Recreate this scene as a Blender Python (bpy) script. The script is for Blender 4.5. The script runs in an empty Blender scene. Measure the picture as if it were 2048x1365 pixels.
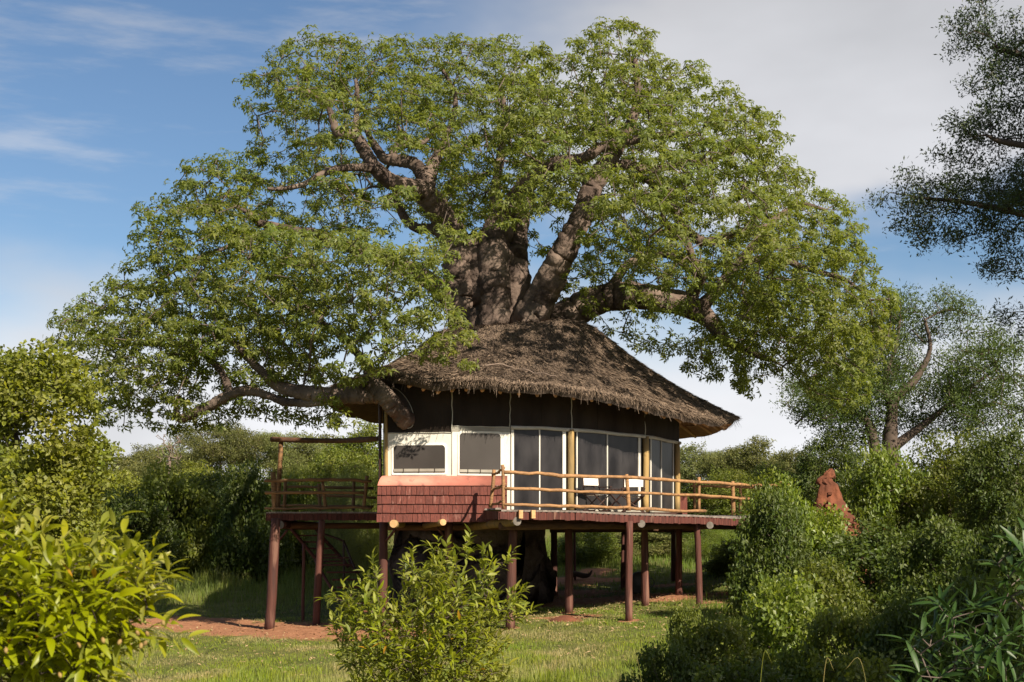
import bpy, math, random
import numpy as np

SEED = 11
rng = np.random.default_rng(SEED)
random.seed(SEED)
sc = bpy.context.scene
col = sc.collection
R = math.radians

# ------------------------------------------------------------------ camera, light, exposure
F, CX, HY, EZ = 2844.4, 1024.0, 1065.0, 2.75      # focal length in photo pixels, centre, horizon row, eye height
cam_d = bpy.data.cameras.new('camera'); cam = bpy.data.objects.new('camera', cam_d); col.objects.link(cam)
cam.location = (0, 0, EZ); cam.rotation_euler = (R(90), 0, 0)
cam_d.lens = 50; cam_d.sensor_width = 36; cam_d.shift_y = (HY - 682.5) / 2048
cam_d.clip_end = 3000; cam_d.clip_start = 0.1
cam_d.dof.use_dof = True; cam_d.dof.focus_distance = 37; cam_d.dof.aperture_fstop = 7.0
sc.camera = cam

SUN_EL = R(36.5); SX, SY = 0.588, -0.809              # towards the sun: right and behind the camera
sun_d = bpy.data.lights.new('sun', 'SUN'); sun = bpy.data.objects.new('sun', sun_d); col.objects.link(sun)
sun_d.energy = 5.0; sun_d.angle = R(0.53); sun_d.color = (1.0, 0.89, 0.72)
from mathutils import Vector, Matrix
sdir = Vector((SX * math.cos(SUN_EL), SY * math.cos(SUN_EL), math.sin(SUN_EL)))
sun.rotation_euler = sdir.to_track_quat('Z', 'Y').to_euler(); sun.location = (10, -20, 30)

world = bpy.data.worlds.new('World'); sc.world = world; world.use_nodes = True
nt = world.node_tree; N = nt.nodes; L = nt.links
for n in list(N): N.remove(n)
def wn(t, **k):
    n = N.new(t)
    for a, b in k.items(): setattr(n, a, b)
    return n
def wmath(op, a, b=None, clamp=False):
    n = wn('ShaderNodeMath', operation=op, use_clamp=clamp)
    for i, v in enumerate((a, b)):
        if v is None: continue
        if isinstance(v, (int, float)): n.inputs[i].default_value = v
        else: L.new(v, n.inputs[i])
    return n.outputs[0]
def wstep(v, lo, hi):
    n = wn('ShaderNodeMapRange', interpolation_type='SMOOTHSTEP')
    L.new(v, n.inputs[0]); n.inputs[1].default_value = lo; n.inputs[2].default_value = hi
    return n.outputs[0]
sky = wn('ShaderNodeTexSky', sky_type='NISHITA', sun_disc=False)
sky.sun_elevation = SUN_EL; sky.sun_rotation = math.atan2(SX, SY); sky.air_density = 1.0; sky.dust_density = 0.3; sky.ozone_density = 2.5
tc = wn('ShaderNodeTexCoord'); sep = wn('ShaderNodeSeparateXYZ'); L.new(tc.outputs['Generated'], sep.inputs[0])
u, v = sep.outputs[0], sep.outputs[2]
def wnoise(scale, sx, sy, sz, detail=5, rough=0.55, off=0.0, rot=0.0):
    m = wn('ShaderNodeMapping'); m.inputs['Scale'].default_value = (sx, sy, sz); m.inputs['Location'].default_value = (off, off, off)
    m.inputs['Rotation'].default_value = (0, rot, 0)
    L.new(tc.outputs['Generated'], m.inputs[0])
    t = wn('ShaderNodeTexNoise'); t.inputs['Scale'].default_value = scale; t.inputs['Detail'].default_value = detail; t.inputs['Roughness'].default_value = rough
    L.new(m.outputs[0], t.inputs[0]); return t.outputs['Fac']
nb = wnoise(5.0, 1, 1, 2.2, 4, 0.5, 1.3, 0.35)
nw = wnoise(9.0, 0.7, 0.7, 4.0, 6, 0.6, 4.2, -0.5)
# a broad veil of cloud to the right and above, open sky to the left, white banks low down
vv = wmath('ADD', v, wmath('MULTIPLY', wmath('SUBTRACT', nb, 0.5), 0.16))
uu = wmath('ADD', u, wmath('MULTIPLY', wmath('SUBTRACT', nb, 0.5), 0.35))
veil = wmath('MULTIPLY', wstep(uu, -0.10, 0.12), wstep(vv, 0.195, 0.245))
low = wstep(vv, 0.20, 0.10)
wisp = wmath('MULTIPLY', wstep(nw, 0.50, 0.78), 0.40)
mask = wmath('MAXIMUM', wmath('MAXIMUM', wmath('MULTIPLY', veil, 0.93), wmath('MULTIPLY', low, 0.95)), wisp, True)
br = wn('ShaderNodeMapRange'); L.new(nb, br.inputs[0]); br.inputs[1].default_value = 0.3; br.inputs[2].default_value = 0.7; br.inputs[3].default_value = 0.84; br.inputs[4].default_value = 1.12
lowb = wn('ShaderNodeMapRange'); L.new(v, lowb.inputs[0]); lowb.inputs[1].default_value = 0.06; lowb.inputs[2].default_value = 0.38; lowb.inputs[3].default_value = 1.52; lowb.inputs[4].default_value = 1.0
cb = wmath('MULTIPLY', br.outputs[0], lowb.outputs[0])
cc = wn('ShaderNodeVectorMath', operation='SCALE'); cc.inputs[0].default_value = (5.75, 5.75, 5.95); L.new(cb, cc.inputs['Scale'])
tint = wn('ShaderNodeMix', data_type='RGBA', blend_type='MULTIPLY'); tint.inputs[0].default_value = 1.0
L.new(sky.outputs[0], tint.inputs[6]); tint.inputs[7].default_value = (0.88, 0.96, 1.02, 1)
mx = wn('ShaderNodeMix', data_type='RGBA'); L.new(mask, mx.inputs[0]); L.new(tint.outputs[2], mx.inputs[6]); L.new(cc.outputs[0], mx.inputs[7])
bg = wn('ShaderNodeBackground'); L.new(mx.outputs[2], bg.inputs[0]); bg.inputs[1].default_value = 0.0515
wo = wn('ShaderNodeOutputWorld'); L.new(bg.outputs[0], wo.inputs[0])
sc.view_settings.view_transform = 'Standard'; sc.view_settings.look = 'None'
sc.view_settings.exposure = 1.0; sc.view_settings.gamma = 1.0; sc.view_settings.use_curve_mapping = False
sc.render.engine = 'CYCLES'
sc.cycles.max_bounces = 6; sc.cycles.diffuse_bounces = 3; sc.cycles.transmission_bounces = 3
sc.cycles.use_denoising = True

# ------------------------------------------------------------------ helpers
def P(px, py, Y): return np.array(((px - CX) * Y / F, Y, EZ + (HY - py) * Y / F))
def gz(x, y):
    x = np.asarray(x, float); y = np.asarray(y, float)
    z = 0.38 + 0.055 * np.clip(x, -9, 9) + 0.045 * (np.clip(y, 22, 45) - 38)
    z = z + 0.068 * np.clip(y - 45, 0, 80) + 0.01 * np.clip(y - 125, 0, 200)
    z = z + 0.035 * np.sin(x * 0.9 + 1) * np.sin(y * 0.7) + 0.02 * np.sin(x * 2.3 + y * 1.7)
    return z
def hit(px, py, lo=20.0):
    Y = lo
    while Y < 200:
        if EZ + (HY - py) * Y / F <= gz((px - CX) * Y / F, Y): break
        Y += 0.05
    return np.array(((px - CX) * Y / F, Y, float(gz((px - CX) * Y / F, Y))))

def mat(name, c, rough=0.8, c2=None, nscale=4.0, stretch=(1, 1, 1), bump=0.0, bscale=30.0, island=False, trans=0.0, tcol=None, spec=0.3, fac=(0.3, 0.7), detail=5, coord='Object', spots=None):
    m = bpy.data.materials.new(name); m.use_nodes = True
    nt = m.node_tree; n = nt.nodes; l = nt.links; n.clear()
    out = n.new('ShaderNodeOutputMaterial'); b = n.new('ShaderNodeBsdfPrincipled')
    b.inputs['Roughness'].default_value = rough; b.inputs['Specular IOR Level'].default_value = spec
    tcn = n.new('ShaderNodeTexCoord'); mp = n.new('ShaderNodeMapping'); mp.inputs['Scale'].default_value = stretch
    l.new(tcn.outputs[coord], mp.inputs[0])
    csock = None
    if c2 is not None:
        if island:
            g = n.new('ShaderNodeNewGeometry'); f = g.outputs['Random Per Island']
        else:
            t = n.new('ShaderNodeTexNoise'); t.inputs['Scale'].default_value = nscale; t.inputs['Detail'].default_value = detail
            l.new(mp.outputs[0], t.inputs[0]); r = n.new('ShaderNodeMapRange'); l.new(t.outputs['Fac'], r.inputs[0])
            r.inputs[1].default_value = fac[0]; r.inputs[2].default_value = fac[1]; f = r.outputs[0]
        mxn = n.new('ShaderNodeMix'); mxn.data_type = 'RGBA'; l.new(f, mxn.inputs[0])
        mxn.inputs[6].default_value = (*c, 1); mxn.inputs[7].default_value = (*c2, 1); csock = mxn.outputs[2]
        if spots is not None:
            t2 = n.new('ShaderNodeTexNoise'); t2.inputs['Scale'].default_value = spots[1]; t2.inputs['Detail'].default_value = 3
            l.new(mp.outputs[0], t2.inputs[0]); r2 = n.new('ShaderNodeMapRange'); l.new(t2.outputs['Fac'], r2.inputs[0])
            r2.inputs[1].default_value = spots[2]; r2.inputs[2].default_value = spots[3]
            m2 = n.new('ShaderNodeMix'); m2.data_type = 'RGBA'; l.new(r2.outputs[0], m2.inputs[0]); l.new(csock, m2.inputs[6]); m2.inputs[7].default_value = (*spots[0], 1); csock = m2.outputs[2]
        # each object differs a little too
        oi = n.new('ShaderNodeObjectInfo'); hv = n.new('ShaderNodeHueSaturation'); rr = n.new('ShaderNodeMapRange')
        l.new(oi.outputs['Random'], rr.inputs[0]); rr.inputs[3].default_value = 0.84; rr.inputs[4].default_value = 1.14
        l.new(rr.outputs[0], hv.inputs['Value']); l.new(csock, hv.inputs['Color']); csock = hv.outputs[0]
        l.new(csock, b.inputs['Base Color'])
    else:
        b.inputs['Base Color'].default_value = (*c, 1)
    if bump > 0:
        t = n.new('ShaderNodeTexNoise'); t.inputs['Scale'].default_value = bscale; t.inputs['Detail'].default_value = 6
        l.new(mp.outputs[0], t.inputs[0]); bp = n.new('ShaderNodeBump'); bp.inputs['Strength'].default_value = bump; bp.inputs['Distance'].default_value = 0.07 if name == 'baobab_bark' else 0.03
        l.new(t.outputs['Fac'], bp.inputs['Height']); l.new(bp.outputs[0], b.inputs['Normal'])
    if trans > 0:
        tr = n.new('ShaderNodeBsdfTranslucent')
        if tcol is not None: tr.inputs[0].default_value = (*tcol, 1)
        elif csock is not None: l.new(csock, tr.inputs[0])
        ms = n.new('ShaderNodeMixShader'); ms.inputs[0].default_value = trans
        l.new(b.outputs[0], ms.inputs[1]); l.new(tr.outputs[0], ms.inputs[2]); l.new(ms.outputs[0], out.inputs[0])
    else:
        l.new(b.outputs[0], out.inputs[0])
    return m

M = {}
M['thatch'] = mat('thatch', (0.060, 0.042, 0.031), 0.95, (0.11, 0.078, 0.060), 2.5, (1, 1, 1), 0.9, 22, spots=((0.055, 0.042, 0.033), 1.1, 0.52, 0.68))
M['straw'] = mat('straw', (0.040, 0.028, 0.021), 0.9, (0.24, 0.172, 0.122), island=True)
M['mesh_dark'] = mat('shade_netting', (0.017, 0.011, 0.008), 0.75, (0.040, 0.029, 0.021), 1.6, (1, 1, 0.35), 0.5, 5, spec=0.15)
M['screen'] = mat('insect_screen', (0.032, 0.027, 0.024), 0.6, (0.050, 0.043, 0.039), 1.0, (1, 1, 0.6), 0.12, 3, spec=0.25)
M['door_screen'] = mat('door_screen', (0.009, 0.008, 0.009), 0.33, (0.034, 0.031, 0.032), 2.2, (1, 1, 0.5), 0.12, 3, spec=0.3)  # two-tone mottling imitates dappled light and shade on the screens
M['canvas'] = mat('white_canvas', (0.66, 0.63, 0.56), 0.85, (0.48, 0.45, 0.38), 2.6, (1, 1, 0.5), 0.9, 4, fac=(0.45, 0.8))
M['canvas_grey'] = mat('grey_canvas', (0.30, 0.285, 0.24), 0.85, (0.22, 0.20, 0.165), 3.0)
M['seam'] = mat('canvas_seam', (0.42, 0.40, 0.34), 0.8, (0.32, 0.30, 0.25), 3.0)
M['pink'] = mat('faded_red_paint', (0.50, 0.185, 0.135), 0.65, (0.34, 0.115, 0.085), 2.0, fac=(0.35, 0.7), spots=((0.22, 0.09, 0.07), 5.0, 0.58, 0.72))
M['shingle'] = mat('red_brown_shingle', (0.145, 0.040, 0.028), 0.8, (0.085, 0.026, 0.020), 7.0, (4, 4, 0.6), 0.6, 14, spots=((0.21, 0.095, 0.075), 3.0, 0.60, 0.75))
M['redwood'] = mat('red_brown_boards', (0.110, 0.032, 0.023), 0.85, (0.060, 0.021, 0.017), 5.0, (3, 3, 0.5), 0.5, 12, spots=((0.19, 0.10, 0.07), 3.0, 0.62, 0.75))
M['post'] = mat('red_brown_pole', (0.110, 0.038, 0.027), 0.75, (0.055, 0.023, 0.018), 3.5, (3, 3, 0.30), 0.6, 9, spots=((0.17, 0.085, 0.06), 2.2, 0.58, 0.68))
M['pole'] = mat('golden_pole', (0.31, 0.165, 0.070), 0.7, (0.17, 0.09, 0.042), 3.0, (0.8, 3, 3), 0.5, 12, spots=((0.12, 0.065, 0.035), 4.0, 0.60, 0.70))
M['log'] = mat('yellow_grey_log', (0.33, 0.21, 0.075), 0.7, (0.18, 0.13, 0.06), 2.5, (3, 3, 0.5), 0.4, 10, spots=((0.16, 0.13, 0.075), 4.0, 0.6, 0.72))
M['logdark'] = mat('brown_pole', (0.13, 0.062, 0.034), 0.8, (0.07, 0.035, 0.022), 3.0, (1, 3, 3), 0.5, 12)
M['endgrain'] = mat('cut_wood', (0.60, 0.36, 0.17), 0.7, (0.42, 0.23, 0.10), 9.0, (1, 1, 1), 0.3, 30)
M['endgrey'] = mat('weathered_cut_wood', (0.19, 0.165, 0.14), 0.8, (0.10, 0.085, 0.07), 9.0, (1, 1, 1), 0.3, 30)
M['deckgrey'] = mat('weathered_deck', (0.27, 0.23, 0.20), 0.85, (0.15, 0.12, 0.10), 5.0, (3, 1, 3), 0.4, 14)
M['rafter'] = mat('rafter_pole', (0.55, 0.31, 0.15), 0.7, (0.42, 0.22, 0.10), 3.0)
M['soffit'] = mat('soffit_matting', (0.44, 0.22, 0.11), 0.9, (0.32, 0.15, 0.075), 6.0)
M['darkwood'] = mat('dark_wood', (0.035, 0.018, 0.014), 0.5, (0.06, 0.026, 0.018), 5.0)
M['chaircanvas'] = mat('chair_canvas', (0.86, 0.83, 0.76), 0.8, (0.78, 0.75, 0.68), 4.0)
M['bark'] = mat('baobab_bark', (0.150, 0.110, 0.090), 0.9, (0.052, 0.037, 0.031), 2.2, (1, 1, 1), 1.0, 7, spots=((0.23, 0.175, 0.14), 1.1, 0.52, 0.74), spec=0.15, fac=(0.38, 0.62), detail=9)
M['twig'] = mat('baobab_twig', (0.15, 0.115, 0.095), 0.85, (0.085, 0.062, 0.052), 2.0)
M['bark2'] = mat('dark_bark', (0.085, 0.062, 0.048), 0.9, (0.045, 0.033, 0.026), 2.0, bump=0.4, bscale=12)
M['soil'] = mat('termite_clay', (0.175, 0.060, 0.030), 0.95, (0.085, 0.031, 0.019), 3.0, (1, 1, 1), 0.8, 9)
M['metal'] = mat('dull_dark_metal', (0.035, 0.035, 0.032), 0.5, (0.06, 0.055, 0.05), 5.0)
def leafm(name, a, b, t=0.35, tc_=None, rough=0.42, spec=0.4, hs=0.6, hr=0.035):
    m = mat(name, a, rough, b, island=True, trans=t, tcol=tc_, spec=spec); n = m.node_tree.nodes; l = m.node_tree.links
    hv = [x for x in n if x.type == 'HUE_SAT'][0]; tn = n.new('ShaderNodeTexNoise'); tn.inputs['Scale'].default_value = hs; tn.inputs['Detail'].default_value = 5; tn.inputs['Roughness'].default_value = 0.7
    tcn = n.new('ShaderNodeTexCoord'); l.new(tcn.outputs['Object'], tn.inputs[0]); mr = n.new('ShaderNodeMapRange'); l.new(tn.outputs['Fac'], mr.inputs[0])
    mr.inputs[1].default_value = 0.3; mr.inputs[2].default_value = 0.7; mr.inputs[3].default_value = 0.5 + hr * 0.6; mr.inputs[4].default_value = 0.5 - hr; l.new(mr.outputs[0], hv.inputs['Hue'])
    g = n.new('ShaderNodeNewGeometry'); ms = n.new('ShaderNodeMapRange'); l.new(g.outputs['Random Per Island'], ms.inputs[0]); mm = n.new('ShaderNodeMath'); mm.operation = 'FRACT'; mq = n.new('ShaderNodeMath'); mq.operation = 'MULTIPLY'; mq.inputs[1].default_value = 37.7
    l.new(g.outputs['Random Per Island'], mq.inputs[0]); l.new(mq.outputs[0], mm.inputs[0]); l.new(mm.outputs[0], ms.inputs[0]); ms.inputs[3].default_value = 0.82; ms.inputs[4].default_value = 1.12; l.new(ms.outputs[0], hv.inputs['Saturation'])
    return m
M['leaf_bao'] = leafm('baobab_leaf', (0.072, 0.106, 0.016), (0.182, 0.212, 0.037), 0.40, (0.31, 0.36, 0.036), 0.5, 0.3)
M['leaf_mid'] = leafm('green_leaf', (0.070, 0.100, 0.013), (0.150, 0.176, 0.025), 0.35, (0.23, 0.27, 0.023), 0.5, 0.3)
M['leaf_dark'] = leafm('dark_leaf', (0.038, 0.062, 0.010), (0.088, 0.118, 0.018), 0.32, (0.12, 0.165, 0.015), 0.5, 0.3)
M['leaf_pale'] = leafm('pale_leaf', (0.115, 0.140, 0.042), (0.185, 0.205, 0.065), 0.32, (0.26, 0.28, 0.07), 0.6, 0.2)  # on the skyline trees this paleness is haze put into the leaf colour
M['leaf_olive'] = leafm('olive_leaf', (0.092, 0.105, 0.030), (0.155, 0.160, 0.048), 0.30, (0.20, 0.21, 0.045), 0.6, 0.2)
M['leaf_yellow'] = leafm('yellow_green_leaf', (0.110, 0.140, 0.016), (0.200, 0.220, 0.030), 0.36, (0.30, 0.32, 0.028), 0.5, 0.3)
M['leaf_bright'] = leafm('bright_leaf', (0.085, 0.130, 0.014), (0.165, 0.205, 0.026), 0.37, (0.26, 0.34, 0.028))
M['leaf_shrub'] = leafm('shrub_leaf', (0.105, 0.140, 0.014), (0.240, 0.255, 0.032), 0.37, (0.38, 0.40, 0.03), 0.5, 0.3)
M['leaf_front'] = leafm('glossy_yellow_leaf', (0.125, 0.165, 0.010), (0.275, 0.290, 0.018), 0.40, (0.46, 0.48, 0.02), 0.42, 0.4)
M['leaf_rust'] = leafm('rusty_leaf', (0.26, 0.12, 0.03), (0.38, 0.24, 0.05), 0.3)
M['leaf_long'] = leafm('long_dark_leaf', (0.022, 0.050, 0.012), (0.045, 0.082, 0.020), 0.24, (0.06, 0.11, 0.016), 0.45, 0.4)
M['leaf_thorn'] = leafm('thorn_tree_leaf', (0.038, 0.066, 0.014), (0.085, 0.120, 0.027), 0.28, (0.12, 0.17, 0.025), 0.6, 0.2)
M['leaf_acacia'] = leafm('acacia_leaf', (0.018, 0.034, 0.009), (0.042, 0.064, 0.016), 0.15, (0.05, 0.07, 0.018))
M['bare'] = mat('bare_twig', (0.20, 0.15, 0.12), 0.9, (0.13, 0.095, 0.075), 3.0)
M['grass'] = leafm('lawn_grass', (0.115, 0.175, 0.015), (0.235, 0.275, 0.038), 0.36, (0.33, 0.42, 0.03), 0.6, 0.2)
M['grass_tall'] = leafm('tall_grass', (0.085, 0.130, 0.020), (0.175, 0.210, 0.045), 0.32, (0.17, 0.21, 0.035), 0.6, 0.2)
M['grass_lit'] = leafm('meadow_grass', (0.095, 0.135, 0.020), (0.180, 0.205, 0.045), 0.32, (0.22, 0.27, 0.035), 0.6, 0.2)
M['fruit'] = mat('papery_pod', (0.26, 0.20, 0.06), 0.7, (0.20, 0.11, 0.04), 20.0)

def dry(m, c, scale, a, b):
    nt = m.node_tree; n = nt.nodes; l = nt.links; hv = [x for x in n if x.type == 'HUE_SAT'][0]; src = hv.inputs['Color'].links[0].from_socket
    t = n.new('ShaderNodeTexNoise'); t.inputs['Scale'].default_value = scale; t.inputs['Detail'].default_value = 4; tc = n.new('ShaderNodeTexCoord'); l.new(tc.outputs['Object'], t.inputs[0])
    r = n.new('ShaderNodeMapRange'); l.new(t.outputs['Fac'], r.inputs[0]); r.inputs[1].default_value = a; r.inputs[2].default_value = b
    x = n.new('ShaderNodeMix'); x.data_type = 'RGBA'; l.new(r.outputs[0], x.inputs[0]); l.new(src, x.inputs[6]); x.inputs[7].default_value = (*c, 1); l.new(x.outputs[2], hv.inputs['Color'])
dry(M['grass'], (0.33, 0.28, 0.12), 0.45, 0.48, 0.62); dry(M['grass_lit'], (0.10, 0.16, 0.02), 0.4, 0.4, 0.6); dry(M['grass_tall'], (0.17, 0.16, 0.06), 0.35, 0.5, 0.7)
# ground: grassy earth, red soil where feet and water keep it bare
g = bpy.data.materials.new('grassy_ground'); g.use_nodes = True; n_ = g.node_tree.nodes; l_ = g.node_tree.links; n_.clear()
go = n_.new('ShaderNodeOutputMaterial'); gb = n_.new('ShaderNodeBsdfPrincipled'); gb.inputs['Roughness'].default_value = 0.95; gb.inputs['Specular IOR Level'].default_value = 0.1
l_.new(gb.outputs[0], go.inputs[0]); gtc = n_.new('ShaderNodeTexCoord')
def gnoise(s, d=6, r=0.6):
    t = n_.new('ShaderNodeTexNoise'); t.inputs['Scale'].default_value = s; t.inputs['Detail'].default_value = d; t.inputs['Roughness'].default_value = r
    l_.new(gtc.outputs['Object'], t.inputs[0]); return t.outputs['Fac']
def gmix(f, a, b):
    m_ = n_.new('ShaderNodeMix'); m_.data_type = 'RGBA'
    if isinstance(f, float): m_.inputs[0].default_value = f
    else: l_.new(f, m_.inputs[0])
    for k, s in ((6, a), (7, b)):
        if isinstance(s, tuple): m_.inputs[k].default_value = (*s, 1)
        else: l_.new(s, m_.inputs[k])
    return m_.outputs[2]
def gramp(f, a, b):
    r_ = n_.new('ShaderNodeMapRange'); l_.new(f, r_.inputs[0]); r_.inputs[1].default_value = a; r_.inputs[2].default_value = b; return r_.outputs[0]
ga = n_.new('ShaderNodeAttribute'); ga.attribute_name = 'soil'
grassc = gmix(gramp(gnoise(1.3), 0.35, 0.65), (0.075, 0.092, 0.020), (0.140, 0.135, 0.045))
grassc = gmix(gramp(gnoise(14), 0.55, 0.75), grassc, (0.12, 0.09, 0.045))
soilc = gmix(gramp(gnoise(4), 0.3, 0.7), (0.36, 0.175, 0.095), (0.24, 0.110, 0.060))
mm = n_.new('ShaderNodeMath'); mm.operation = 'ADD'; l_.new(ga.outputs['Fac'], mm.inputs[0])
ms = n_.new('ShaderNodeMath'); ms.operation = 'MULTIPLY'; l_.new(gnoise(2.5, 8, 0.7), ms.inputs[0]); ms.inputs[1].default_value = 0.9; l_.new(ms.outputs[0], mm.inputs[1])
l_.new(gmix(gramp(mm.outputs[0], 0.82, 1.08), grassc, soilc), gb.inputs['Base Color'])
gbp = n_.new('ShaderNodeBump'); gbp.inputs['Strength'].default_value = 0.8; gbp.inputs['Distance'].default_value = 0.06; l_.new(gnoise(9, 8, 0.75), gbp.inputs['Height']); l_.new(gbp.outputs[0], gb.inputs['Normal'])
M['ground'] = g

def newmesh(name, verts, faces, smooth=False):
    """faces: list of (m,k) int arrays"""
    me = bpy.data.meshes.new(name)
    verts = np.ascontiguousarray(verts, dtype=np.float32).reshape(-1, 3)
    faces = [np.asarray(f, dtype=np.int32).reshape(len(f), -1) for f in faces if len(f)]
    loops = np.concatenate([f.ravel() for f in faces]); tot = np.concatenate([np.full(len(f), f.shape[1], np.int32) for f in faces])
    start = np.concatenate([[0], np.cumsum(tot)[:-1]]).astype(np.int32)
    me.vertices.add(len(verts)); me.vertices.foreach_set('co', verts.ravel())
    me.loops.add(len(loops)); me.loops.foreach_set('vertex_index', loops)
    me.polygons.add(len(tot)); me.polygons.foreach_set('loop_start', start); me.polygons.foreach_set('loop_total', tot)
    me.polygons.foreach_set('use_smooth', np.full(len(tot), bool(smooth)))
    me.update(calc_edges=True); me.validate()
    return me
class Geo:
    def __init__(s): s.v = []; s.f = []; s.n = 0
    def add(s, v, *fs):
        v = np.asarray(v, float).reshape(-1, 3); s.v.append(v)
        for f in fs:
            if len(f): s.f.append(np.asarray(f) + s.n)
        s.n += len(v); return s
    def mesh(s, name, smooth=False):
        by = {}
        for f in s.f: by.setdefault(f.shape[1], []).append(f)
        return newmesh(name, np.concatenate(s.v), [np.concatenate(x) for x in by.values()], smooth)

def tag(o, label=None, cat=None, group=None, kind=None):
    if label: o['label'] = label
    if cat: o['category'] = cat
    if group: o['group'] = group
    if kind: o['kind'] = kind
    return o
def thing(name, loc, label, cat, group=None, kind=None):
    o = bpy.data.objects.new(name, None); o.location = [float(a) for a in loc]; o.empty_display_size = 0.3
    col.objects.link(o); return tag(o, label, cat, group, kind)
def root_of(o):
    v = Vector((0, 0, 0))
    while o is not None: v += Vector(o.location); o = o.parent
    return v
def put(name, me, m, parent=None, **k):
    """link a mesh written in world coordinates under a parent (no rotations in the chain)"""
    o = bpy.data.objects.new(name, me)
    if len(me.materials) == 0: me.materials.append(m)
    if parent is not None: o.parent = parent; o.location = -root_of(parent)
    col.objects.link(o); return tag(o, **k)
def copy_tree(o, parent=None):
    c = o.copy(); col.objects.link(c)
    if parent is not None: c.parent = parent
    for ch in o.children: copy_tree(ch, c)
    return c

BOXF = np.array([[0, 3, 2, 1], [4, 5, 6, 7], [0, 1, 5, 4], [1, 2, 6, 5], [2, 3, 7, 6], [3, 0, 4, 7]])
def hexa(b4, t4): return np.concatenate([np.asarray(b4, float), np.asarray(t4, float)]), BOXF
def boxg(g, c, s, rz=0.0):
    c = np.asarray(c, float); hx, hy, hz = np.asarray(s) / 2.0
    q = np.array([[-hx, -hy], [hx, -hy], [hx, hy], [-hx, hy]]); ca, sa = math.cos(rz), math.sin(rz)
    q = q @ np.array([[ca, sa], [-sa, ca]])
    lo = np.c_[q, np.full(4, -hz)] + c; hi = np.c_[q, np.full(4, hz)] + c
    v, f = hexa(lo, hi); g.add(v, f); return g
def out_normal(a, b):
    d = np.array(b[:2]) - np.array(a[:2]); n = np.array([d[1], -d[0]]); return n / np.linalg.norm(n)
def slab(g, a, b, za0, zb0, za1, zb1, th, off=0.0):
    """upright panel from a to b (xy), proud of the line by off, thickness th outward"""
    n = out_normal(a, b); a = np.array(a[:2], float) + n * off; b = np.array(b[:2], float) + n * off
    lo = [[*a, za0], [*(a + n * th), za0], [*(b + n * th), zb0], [*b, zb0]]
    hi = [[*a, za1], [*(a + n * th), za1], [*(b + n * th), zb1], [*b, zb1]]
    v, f = hexa(lo, hi); g.add(v, f[:, ::-1]); return g

def smooth_path(pts, k=5):
    pts = np.asarray(pts, float)
    if len(pts) < 3: return np.array([pts[0] + (pts[-1] - pts[0]) * t for t in np.linspace(0, 1, k + 1)])
    p = np.vstack([2 * pts[0] - pts[1], pts, 2 * pts[-1] - pts[-2]]); out = []
    for i in range(1, len(p) - 2):
        for t in np.linspace(0, 1, k, endpoint=False):
            out.append(0.5 * ((2 * p[i]) + (-p[i - 1] + p[i + 1]) * t + (2 * p[i - 1] - 5 * p[i] + 4 * p[i + 1] - p[i + 2]) * t * t + (-p[i - 1] + 3 * p[i] - 3 * p[i + 1] + p[i + 2]) * t ** 3))
    out.append(p[-2]); return np.array(out)
def tubeg(g, pts, rad, sides=8, wob=0.0, seed=0, cap=True, lump=0.0):
    pts = np.asarray(pts, float); n = len(pts); rad = np.broadcast_to(np.asarray(rad, float), (n,))
    r_ = np.random.default_rng(seed + 5)
    d = np.gradient(pts, axis=0); d /= np.linalg.norm(d, axis=1)[:, None] + 1e-9
    ref = np.array([0.0, 0.0, 1.0]) if abs(d[0][2]) < 0.9 else np.array([1.0, 0, 0])
    U = np.cross(d[0], ref); U /= np.linalg.norm(U); a = np.arange(sides) * 2 * math.pi / sides
    vs = []; ph = r_.uniform(0, 6.28, 4); s = 0
    for i in range(n):
        U = U - d[i] * U.dot(d[i]); U /= np.linalg.norm(U); V = np.cross(d[i], U)
        if i: s += np.linalg.norm(pts[i] - pts[i - 1])
        rr = rad[i] * (1 + wob * (0.5 * math.sin(s * 2.1 + ph[0]) + 0.5 * math.sin(s * 5.3 + ph[1])) + lump * (np.sin(3 * a + ph[2] + s * 0.7) * 0.6 + np.sin(5 * a + ph[3] - s * 0.5) * 0.4) + wob * 0.5 * r_.uniform(-1, 1, sides))
        vs.append(pts[i] + np.outer(np.cos(a) * rr, U) + np.outer(np.sin(a) * rr, V))
    V_ = np.concatenate(vs); j = np.arange(sides); k = (j + 1) % sides; f = []
    for i in range(n - 1): f.append(np.c_[i * sides + j, i * sides + k, (i + 1) * sides + k, (i + 1) * sides + j])
    fs = [np.concatenate(f)]
    if cap:
        V_ = np.vstack([V_, pts[0], pts[-1]]); q = len(V_) - 2
        fs.append(np.c_[k, j, np.full(sides, q)]); o = (n - 1) * sides; fs.append(np.c_[o + j, o + k, np.full(sides, q + 1)])
    g.add(V_, *fs); return g
def pole(a, b, r, seed=0, sides=9, bend=0.02, wob=0.06, r2=None, k=7):
    a = np.asarray(a, float); b = np.asarray(b, float); rr = np.random.default_rng(seed)
    t = np.linspace(0, 1, k)[:, None]; Ln = np.linalg.norm(b - a); w = rr.normal(0, 1, (2, 3)) * bend * Ln
    p = a + (b - a) * t + np.sin(t * math.pi) * w[0] * 0.5 + np.sin(t * 2 * math.pi) * w[1] * 0.3
    g = Geo(); tubeg(g, p, np.linspace(r, r2 if r2 else r * 0.9, k), sides, wob, seed); return g

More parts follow.
